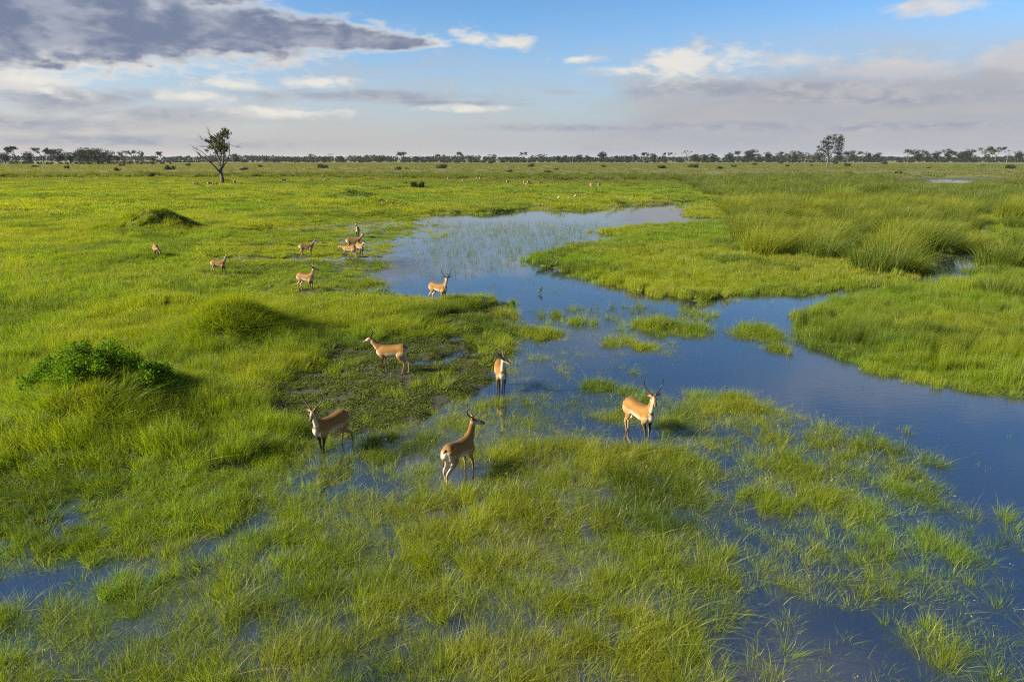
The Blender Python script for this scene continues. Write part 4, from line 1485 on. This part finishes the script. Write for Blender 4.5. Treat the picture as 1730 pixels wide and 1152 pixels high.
tl = [R4(30, 185, 'round'), R4(80, 162, 'open', 1.2), R4(140, 180, 'round', 1.1), R4(217, 165, 'open'), R4(255, 172, 'open', 1.2), R4(290, 168, 'round'), R4(345, 180, 'round'), R4(388, 172, 'round', 1.1), R4(430, 160, 'round', 1.4),
      R4(478, 162, 'round', 1.4), R4(525, 170, 'round', 1.2), R4(575, 190, 'round'), R4(610, 170, 'open'), R4(672, 168, 'open', .9), R4(750, 190, 'round', .9), R4(790, 172, 'open'), R4(925, 188, 'open', .8),
      R4(1150, 178, 'round', .9), R4(1300, 193, 'round'), R4(1420, 190, 'pale'), R4(1525, 175, 'pale'), R4(1580, 190, 'round', .8), R4(1615, 168, 'bare'), R4(1665, 188, 'round'), R4(1712, 172, 'bare'),
      R5(65, 92, 'pale'), R5(95, 90, 'pale'), R5(130, 93, 'round'), R5(228, 75, 'open', 1.1), R5(300, 98, 'round'), R5(405, 88, 'open'), R5(438, 90, 'pale'), R5(505, 75, 'open', 1.1), R5(560, 92, 'pale'), R5(600, 92, 'pale'), R5(668, 87, 'pale'),
      R5(768, 92, 'bare'), R5(815, 76, 'open', .9), R5(870, 92, 'pale'), R5(910, 86, 'pale', 1.2), R5(985, 95, 'round'), R5(1022, 92, 'round'), R5(1090, 88, 'round', 1.1), R5(1130, 92, 'round'), R5(1205, 74, 'round', 1.3), R5(1270, 95, 'round'),
      R5(1320, 95, 'round'), R5(1360, 90, 'round'), R5(1405, 80, 'open'), R5(1450, 84, 'round', 1.1), R5(1520, 80, 'open'), R5(1555, 75, 'bare'), R5(1608, 65, 'bare', 1.1), R5(1650, 92, 'round'), R5(1700, 90, 'round'),
      R6(25, 97, 'bare'), R6(75, 122, 'round'), R6(115, 124, 'round'), R6(160, 120, 'round', 1.2), R6(240, 115, 'round', 1.2), R6(282, 108, 'open', .8), R6(330, 112, 'round'), R6(352, 101, 'round', 1.1), R6(390, 122, 'round'), R6(435, 114, 'round'),
      R6(500, 114, 'round'), R6(545, 122, 'round'), R6(572, 110, 'round'), R6(610, 118, 'pale'), R6(650, 114, 'bare'), R6(690, 118, 'round'), R6(795, 115, 'round'), R6(825, 120, 'open', .8), R6(860, 111, 'round', 1.2), R6(915, 117, 'open'), R6(945, 126, 'round'),
      R6(990, 122, 'round'), R6(1135, 110, 'open'), R6(1190, 113, 'round', 1.3), R6(1240, 126, 'round'), R6(1280, 119, 'round'), R6(1345, 111, 'round', 1.1), R6(1405, 124, 'round'), R6(1440, 113, 'round', 1.2), R6(1535, 104, 'pale', 1.1), R6(1580, 107, 'open'),
      R6(1640, 113, 'bare'), R6(1695, 124, 'round')]
tl.sort()
UNITS = ['', 'first', 'second', 'third', 'fourth', 'fifth', 'sixth', 'seventh', 'eighth', 'ninth', 'tenth', 'eleventh', 'twelfth', 'thirteenth', 'fourteenth', 'fifteenth', 'sixteenth', 'seventeenth', 'eighteenth', 'nineteenth']
TENS = {20: 'twenty', 30: 'thirty', 40: 'forty', 50: 'fifty', 60: 'sixty', 70: 'seventy', 80: 'eighty', 90: 'ninety'}


def ordinal(n):
    if n < 20:
        return UNITS[n]
    t, u = n // 10 * 10, n % 10
    return TENS[t][:-1] + 'ieth' if u == 0 else TENS[t] + '-' + UNITS[u]


tr = random.Random(9)
counts = {}
for px, py, kind, w in tl:
    base = 277.0 if px < 230 else (275.6 if px < 700 else 274.6)
    base += tr.uniform(-.5, .7)
    p = G(px, base, .25)
    hgt = .86 * (base - py + 1.2) / FPX * math.hypot(p.x, p.y) / math.cos(math.atan2(p.x, p.y)) * .985
    _, tm, cm = TREES[tr.choice(KINDS[kind])]
    counts[kind] = counts.get(kind, 0) + 1
    root = empty('tree', (p.x, p.y, ground_z(p.x, p.y)), tr.uniform(0, 6.28))
    s_ = hgt / 12.0
    root.scale = (s_ * w * tr.uniform(.95, 1.2), s_ * w * tr.uniform(.95, 1.2), s_)
    tag(root, '%s on far tree line, %s such from left' % (LOOK[kind], ordinal(counts[kind])), 'tree', 'trees of the far tree line')
    for nm, me in (('trunk', tm), ('crown', cm)):
        o = bpy.data.objects.new(nm, me)
        COL.objects.link(o)
        o.parent = root

# low scrub under the tree line and the wood far behind it: one mass
def wood(name, label, y0, y1, h0, h1, n, leaf, seed, dens_left=1.0, x_lo=-900, x_hi=2700):
    g = random.Random(seed)
    cl = []
    for i in range(n):
        px = g.uniform(x_lo, x_hi)
        yy = g.uniform(y0, y1)
        x = (px - 865) / FPX * yy / math.cos(PITCH)
        m = fbm(np.array([px * .012]), np.array([seed * 3.1]), seed, 4)[0]
        h = h0 + (h1 - h0) * max(0, min(1, (m - .3) * 2.2)) * g.uniform(.6, 1.1)
        r = h * .5
        cl.append(((x, yy, .2 + h * .45), r, 26))
    V, F, BV = leaf_cloud(cl, leaf, seed, .9, .3)
    o = mesh_obj(name, V, F, M['wood'], attrs=dict(bv=BV))
    tag(o, label, 'woodland', kind='stuff')


wood('distant_wood', 'bluish line of woodland along the whole horizon', 1500, 1900, 11, 19, 2800, 3.6, 15)
wood('scrub', 'low scrub at the foot of the far tree line', 1000, 1300, 3.0, 9.0, 1700, 1.9, 16, x_lo=300)
wood('near_scrub', 'low scrub under the trees at far left', 700, 820, 2.0, 6.0, 460, 1.2, 17, x_lo=-900, x_hi=330)

# bushes on the plain
BUSH = []
for i in range(4):
    rng = random.Random(40 + i)
    cl = [((rng.uniform(-.75, .75), rng.uniform(-.6, .6), rng.uniform(.2, .65)), rng.uniform(.28, .45), 60) for _ in range(14)]
    V, F, BV = leaf_cloud(cl, .16, 80 + i)
    V[:, 2] = np.maximum(V[:, 2], -.02)
    tw = merge([twig([(0, 0, -.05), (rng.uniform(-.3, .3), rng.uniform(-.3, .3), .3), (rng.uniform(-.6, .6), rng.uniform(-.5, .5), .6)], .05, .015) for _ in range(6)])
    BUSH.append((mesh_obj('foliage', V, F, M['bush'], attrs=dict(bv=BV), link=False).data, mesh_obj('stem', tw[0], tw[1], M['bark'], link=False).data))
bl = [(17, 300, 30, 6), (113, 285.5, 9, 6), (199, 290, 13, 7), (206, 281, 10, 4), (257, 298.5, 9, 7), (288, 287.5, 20, 8), (318, 281, 10, 5), (413, 288.5, 16, 6), (440, 283, 8, 5), (545, 285, 22, 8), (560, 297, 12, 5), (673, 288, 12, 7), (687, 287, 6, 4),
      (705, 318, 23, 13), (687, 314.5, 12, 7), (747, 285, 20, 8), (829, 277, 9, 6), (898, 283, 12, 7), (926, 293.5, 15, 6), (940, 288, 10, 4), (1020, 283, 9, 4), (1118, 285, 20, 6), (1172, 284, 18, 7), (1217, 286.5, 10, 6), (1240, 283, 9, 5), (1275, 279, 8, 4),
      (1319, 277, 8, 6), (1330, 282, 7, 4), (1371, 281, 7, 3), (1431, 281.5, 11, 6), (1412, 277.5, 9, 5), (1493, 278, 11, 5), (1517, 295, 12, 6), (1568, 285, 7, 3), (1706, 286, 18, 8), (1660, 281, 8, 3), (60, 283, 14, 4), (640, 298, 14, 5), (860, 291, 16, 4), (1000, 296, 14, 5)]
bl.sort()
for i, (px, py, wpx, hpx) in enumerate(bl):
    p = G(px, py, .25)
    p = G(px, py, ground_z(p.x, p.y))
    dd = math.hypot(p.y, CAM_H)
    root = empty('bush', p, tr.uniform(0, 6.28))
    sx = wpx / FPX * dd / 2.0
    root.scale = (sx, sx, hpx / FPX * dd / 1.0)
    lab = 'low dark bush on the far plain, %s bush from the left' % ordinal(i + 1)
    if (px, py) == (705, 318):
        lab = 'largest round dark bush, on the rise left of the far herd'
    tag(root, lab, 'bush', 'bushes on the plain')
    fo, st_ = BUSH[i % 4]
    for nm, me in (('foliage', fo), ('stem', st_)):
        o = bpy.data.objects.new(nm, me)
        COL.objects.link(o)
        o.parent = root


# the two lone trees
def lone_tree(name, px, py, limbs, clusters, leaf, label, mat, r0, ztop_px, bark, seed):
    """limbs and leaf clusters given as offsets in photo pixels from the trunk foot, plus a depth in metres"""
    p = G(px, py, .25)
    p = G(px, py, ground_z(p.x, p.y))
    k = p.y / math.cos(PITCH) / FPX * 1.03
    root = empty(name, p)
    tag(root, label, 'tree')
    segs = []
    rng = random.Random(seed)
    for pts, ra, rb in limbs:
        q = [(a * k, d, b * k) for a, b, d in pts]
        segs.append(twig(q, ra, rb, 7, 12))
        tip, prev = np.array(q[-1]), np.array(q[-2])
        dv = (tip - prev) / np.linalg.norm(tip - prev)
        for _ in range(9):
            s0 = prev + (tip - prev) * rng.uniform(.2, 1)
            nd = dv + np.array([rng.uniform(-.8, .8), rng.uniform(-.8, .8), rng.uniform(-.4, .7)])
            e = s0 + nd / np.linalg.norm(nd) * rng.uniform(.06, .16) * ztop_px * k
            m_ = (s0 + e) / 2 + np.array([rng.uniform(-.1, .1), rng.uniform(-.1, .1), rng.uniform(-.1, .15)])
            segs.append(twig([s0, m_, e], rb * .9, rb * .25, 5, 5))
    v, f = merge(segs)
    mesh_obj('trunk', v, f, M[bark], root, True)
    cl = [((a * k, d, b * k), r * k * 1.3, int(n * 1.5)) for a, b, d, r, n in clusters]
    V, F, BV = leaf_cloud(cl, leaf, seed, .85, .05)
    mesh_obj('crown', V, F, M[mat], root, attrs=dict(bv=BV))


lone_tree('tree', 376, 308, [
    ([(0, -1, 0), (0, 8, 0), (-1, 16, .1), (1, 24, 0)], .48, .30),
    ([(-1, 12, 0), (-6, 20, -.3), (-14, 29, -.5), (-24, 36, -.6), (-30, 42, -.8)], .30, .07),
    ([(-12, 28, -.4), (-20, 38, .2), (-30, 46, .8), (-43, 52, 1.2)], .17, .04),
    ([(0, 20, 0), (-2, 32, .5), (-7, 46, .6), (-12, 58, .6), (-14, 70, .8)], .30, .05),
    ([(-9, 50, .6), (-13, 57, .2), (-22, 62, 0), (-25, 64, 0)], .10, .03),
    ([(1, 22, 0), (6, 34, -.4), (9, 48, -.6), (11, 62, -.4), (13, 76, -.2)], .28, .06),
    ([(2, 24, 0), (8, 30, .6), (13, 44, 1.0), (14, 58, 1.0)], .16, .05),
    ([(10, 54, -.5), (18, 56, -.8), (28, 52, -1.0), (31, 52, -1.0)], .09, .03),
    ([(-8, 48, .5), (-12, 52, -.6), (-22, 52, -1.0)], .08, .03),
    ([(-10, 62, .6), (-13, 70, .5), (-15, 77, .5)], .06, .02)],
    [(-5, 62, .4, 7, 150), (1, 58, 0, 8, 200), (-2, 52, -.5, 7, 170), (5, 52, .3, 7, 170), (3, 64, .2, 6, 110), (1, 46, .6, 5, 90), (9, 54, -.5, 6, 110), (12, 48, -.3, 4, 60), (-9, 66, .3, 4, 60), (0, 69, .2, 4, 50),
     (12, 76, -.2, 5, 100), (16, 72, -.4, 5, 90), (9, 72, 0, 4, 50), (15, 66, -.4, 3, 40), (15, 52, -.8, 3, 40), (-13, 60, .3, 4, 60), (-14, 52, .2, 4, 50), (-6, 44, .4, 4, 60), (-18, 62, 0, 3, 30), (6, 42, .2, 4, 60), (7, 70, 0, 5, 80), (-18, 47, -.5, 3, 30)],
    .34, 'lone half-bare tree with twisted grey branches and a small leafy crown', 'tree_pale', .5, 80, 'bark', 91)
lone_tree('tree', 1397, 283, [
    ([(0, -1, 0), (0, 6, 0), (0, 14, 0), (-1, 22, .3), (-2, 34, .5), (-3, 44, .4)], .75, .18),
    ([(1, 13, 0), (4, 20, -.5), (8, 27, -.8), (13, 34, -1), (15, 42, -1)], .45, .12),
    ([(-1, 18, .2), (-7, 24, .5), (-13, 27, .6), (-17, 30, .8)], .25, .07),
    ([(6, 24, -.7), (12, 26, -.4), (19, 27, 0)], .2, .07)],
    [(-4, 42, .4, 5, 110), (-6, 37, .6, 5, 120), (0, 44, .2, 4, 80), (-4, 32, -.4, 5, 120), (0, 36, .3, 4.5, 100), (-8, 30, .4, 4, 80), (-6, 24, 0, 5, 120), (-1, 27, -.6, 5, 120), (-12, 26, .6, 3.5, 60), (-16, 30, .8, 2.5, 40), (-16, 25, .6, 3, 40), (-1, 20, .4, 4, 80), (-9, 19, .4, 3.5, 60),
     (14, 44, -1, 4.5, 110), (10, 40, -.8, 4.5, 110), (17, 40, -1, 4.5, 110), (13, 36, -.7, 5, 120), (18, 34, -.8, 4, 90), (11, 31, -.6, 4, 90), (17, 29, -.3, 4, 80), (13, 26, 0, 3, 60), (19, 25, 0, 3, 50), (15, 21, .3, 3, 50), (9, 22, .2, 2.5, 40), (5, 42, -.3, 4, 90), (5, 36, -.3, 3.5, 70), (4, 30, -.3, 3, 60), (-10, 37, .3, 4, 80), (6, 47, -.4, 3, 60)],
    .6, 'tall leafy lone tree with two crowns on the right plain', 'tree', .7, 48, 'bark', 92)

# ------------------------------------------------------------------ small things on the water
pg_ = random.Random(3)
V = [(0, 0, 0)] + [(math.cos(R(a)) * (1 + .04 * math.sin(R(a * 5))), math.sin(R(a)) * .94, 0) for a in range(14, 350, 16)]
Fp = [(0, i, i + 1) for i in range(1, len(V) - 1)]
Vt = V + [(x * .97, y * .97, -.06) for x, y, z in V]
nn_ = len(V)
Fp += [(i, i + nn_, i + nn_ + 1, i + 1) for i in range(1, nn_ - 1)]
pad_me = mesh_obj('lily_pad', Vt, Fp, M['pad'], link=False).data
for i in range(26):
    q = i / 25
    px, py = 1470 + 130 * q + pg_.uniform(-14, 14), 499 - 14 * q + pg_.uniform(-6, 5)
    p = G(px, py)
    o = bpy.data.objects.new('lily_pad', pad_me)
    COL.objects.link(o)
    r = pg_.uniform(.11, .21)
    o.location = (p.x, p.y, .012)
    o.scale = (r, r, .2)
    o.rotation_euler = (0, 0, pg_.uniform(0, 6.28))
    tag(o, 'floating lily pad at the mouth of the dark channel', 'lily pad', 'lily pads in the channel')


def sprout(px, py, h, n, label, seed):
    c = G(px, py)
    root = empty('water_plant', (c.x, c.y, 0))
    tag(root, label, 'water plant')
    V, F, BV = leaf_cloud([((0, 0, h * .45), h * .35, n), ((.05, 0, h * .75), h * .22, n // 2)], .13, seed, 1.2)
    mesh_obj('foliage', V, F, M['shrub'], root, attrs=dict(bv=BV))
    v, f = merge([twig([(0, 0, -.3), (.02, 0, h * .4), (.03 * k, .02 * k, h * .8)], .012, .004) for k in (-2, 0, 2)])
    mesh_obj('stem', v, f, M['bark'], root)


sprout(866, 528, .55, 46, 'small leafy plant standing in water off the mud spit', 21)
sprout(912, 496, .34, 8, 'thin dark plant alone in the middle of the pond', 22)

# two egrets by the far pool
for px, py, lab in ((943, 339, 'white egret standing in far grass, left of the two'), (971, 336, 'white egret at the tiny far pool, right of the two')):
    p = G(px, py, .1)
    root = empty('egret', (p.x, p.y, ground_z(p.x, p.y)), R(20), .8)
    tag(root, lab, 'bird', 'egrets')
    bp, br = resample([(-.22, 0, .42), (-.1, 0, .48), (.08, 0, .52), (.14, 0, .60), (.10, 0, .72), (.14, 0, .84), (.20, 0, .86)], [.02, .075, .07, .035, .022, .024, .014], 20)
    b_ = [tube(bp, br, (0, 0, 1), lambda t, s, c: WHT, 10)]
    for s_ in (1, -1):
        b_.append(tube([(0, .03 * s_, .46), (.0, .03 * s_, .25), (.01, .03 * s_, -.05)], [.016, .009, .008], (1, 0, 0), lambda t, s, c: WHT, 6))
    v, f = merge([(a, b) for a, b, c in b_])
    mesh_obj('body', v, f, M['feather'], root, True)
    v, f, _ = tube([(.195, 0, .86), (.24, 0, .855), (.31, 0, .845)], [.011, .008, .002], (0, 0, 1), lambda t, s, c: WHT, 6)
    mesh_obj('bill', v, f, M['bill'], root, True)

# ------------------------------------------------------------------ growing things scattered over the ground
grow('flooded_grass', 'green grass standing in shallow water across the foreground', 'grass', 'flood', K_FLOOD, 4.0, 46, .50, 1, fade=(0, .1, 34, 46), clump=.55)
grow('meadow_grass', 'bright meadow grass with seed heads on the left bank', 'grass', 'land', K_LAND, 9.0, 34, .58, 2, fade=(0, .1, 24, 34), clump=.3, hvar=.9)
grow('low_herbs', 'low dark herbs on trampled mud', 'herbs', 'herb', K_HERB, 12.0, 60, .52, 3, fade=(0, .1, 45, 60), clump=.5, shift=-.35, own=(.040, .055, .012))
grow('sedge', 'dense upright sedge right of the water', 'sedge', 'sedge', K_SEDGE, 14.0, 40, .66, 4, fade=(0, .1, 30, 40), clump=.2, shift=.15)
grow('water_stems', 'thin stems poking out of the water', 'grass', 'stem', K_STEM, 6.0, 75, .95, 5, fade=(0, .1, 60, 75), clump=.5, shift=-.1, own=(.060, .085, .016))
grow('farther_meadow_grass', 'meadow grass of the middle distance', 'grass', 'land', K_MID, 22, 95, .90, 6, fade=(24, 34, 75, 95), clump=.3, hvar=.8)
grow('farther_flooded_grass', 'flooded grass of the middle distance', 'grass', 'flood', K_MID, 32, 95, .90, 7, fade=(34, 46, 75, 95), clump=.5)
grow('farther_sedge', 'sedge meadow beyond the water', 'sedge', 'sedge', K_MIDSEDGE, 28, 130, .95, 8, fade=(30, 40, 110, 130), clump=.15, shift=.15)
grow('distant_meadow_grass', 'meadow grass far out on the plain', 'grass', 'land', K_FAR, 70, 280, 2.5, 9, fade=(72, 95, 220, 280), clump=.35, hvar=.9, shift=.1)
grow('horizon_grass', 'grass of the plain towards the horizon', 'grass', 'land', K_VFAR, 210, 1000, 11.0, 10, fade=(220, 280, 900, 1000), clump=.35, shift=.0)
grow('distant_reeds', 'bands of tall reeds on the far plain and behind the reed bed', 'reeds', 'tall', K_TALL, 75, 330, 2.6, 11, fade=(70, 75, 320, 330), clump=.9, shift=-.15, hvar=1.1, own=(.062, .088, .016))

# ------------------------------------------------------------------ haze: the air over the plain
hz = 9300.0
hv = [(x, y, z) for z in (-1.6, 40.0) for y in (-hz, hz) for x in (-hz, hz)]
hf = [(0, 2, 3, 1), (4, 5, 7, 6), (0, 1, 5, 4), (2, 6, 7, 3), (0, 4, 6, 2), (1, 3, 7, 5)]
hm, hnt, ho = new_mat('haze')
pv = node(hnt, 'ShaderNodeVolumePrincipled')
pv.inputs['Color'].default_value = (.72, .82, 1.0, 1)
pv.inputs['Density'].default_value = .000028
hnt.links.new(pv.outputs[0], ho.inputs['Volume'])
tag(mesh_obj('haze', hv, hf, hm), 'thin pale haze over the whole plain', 'haze', kind='stuff')
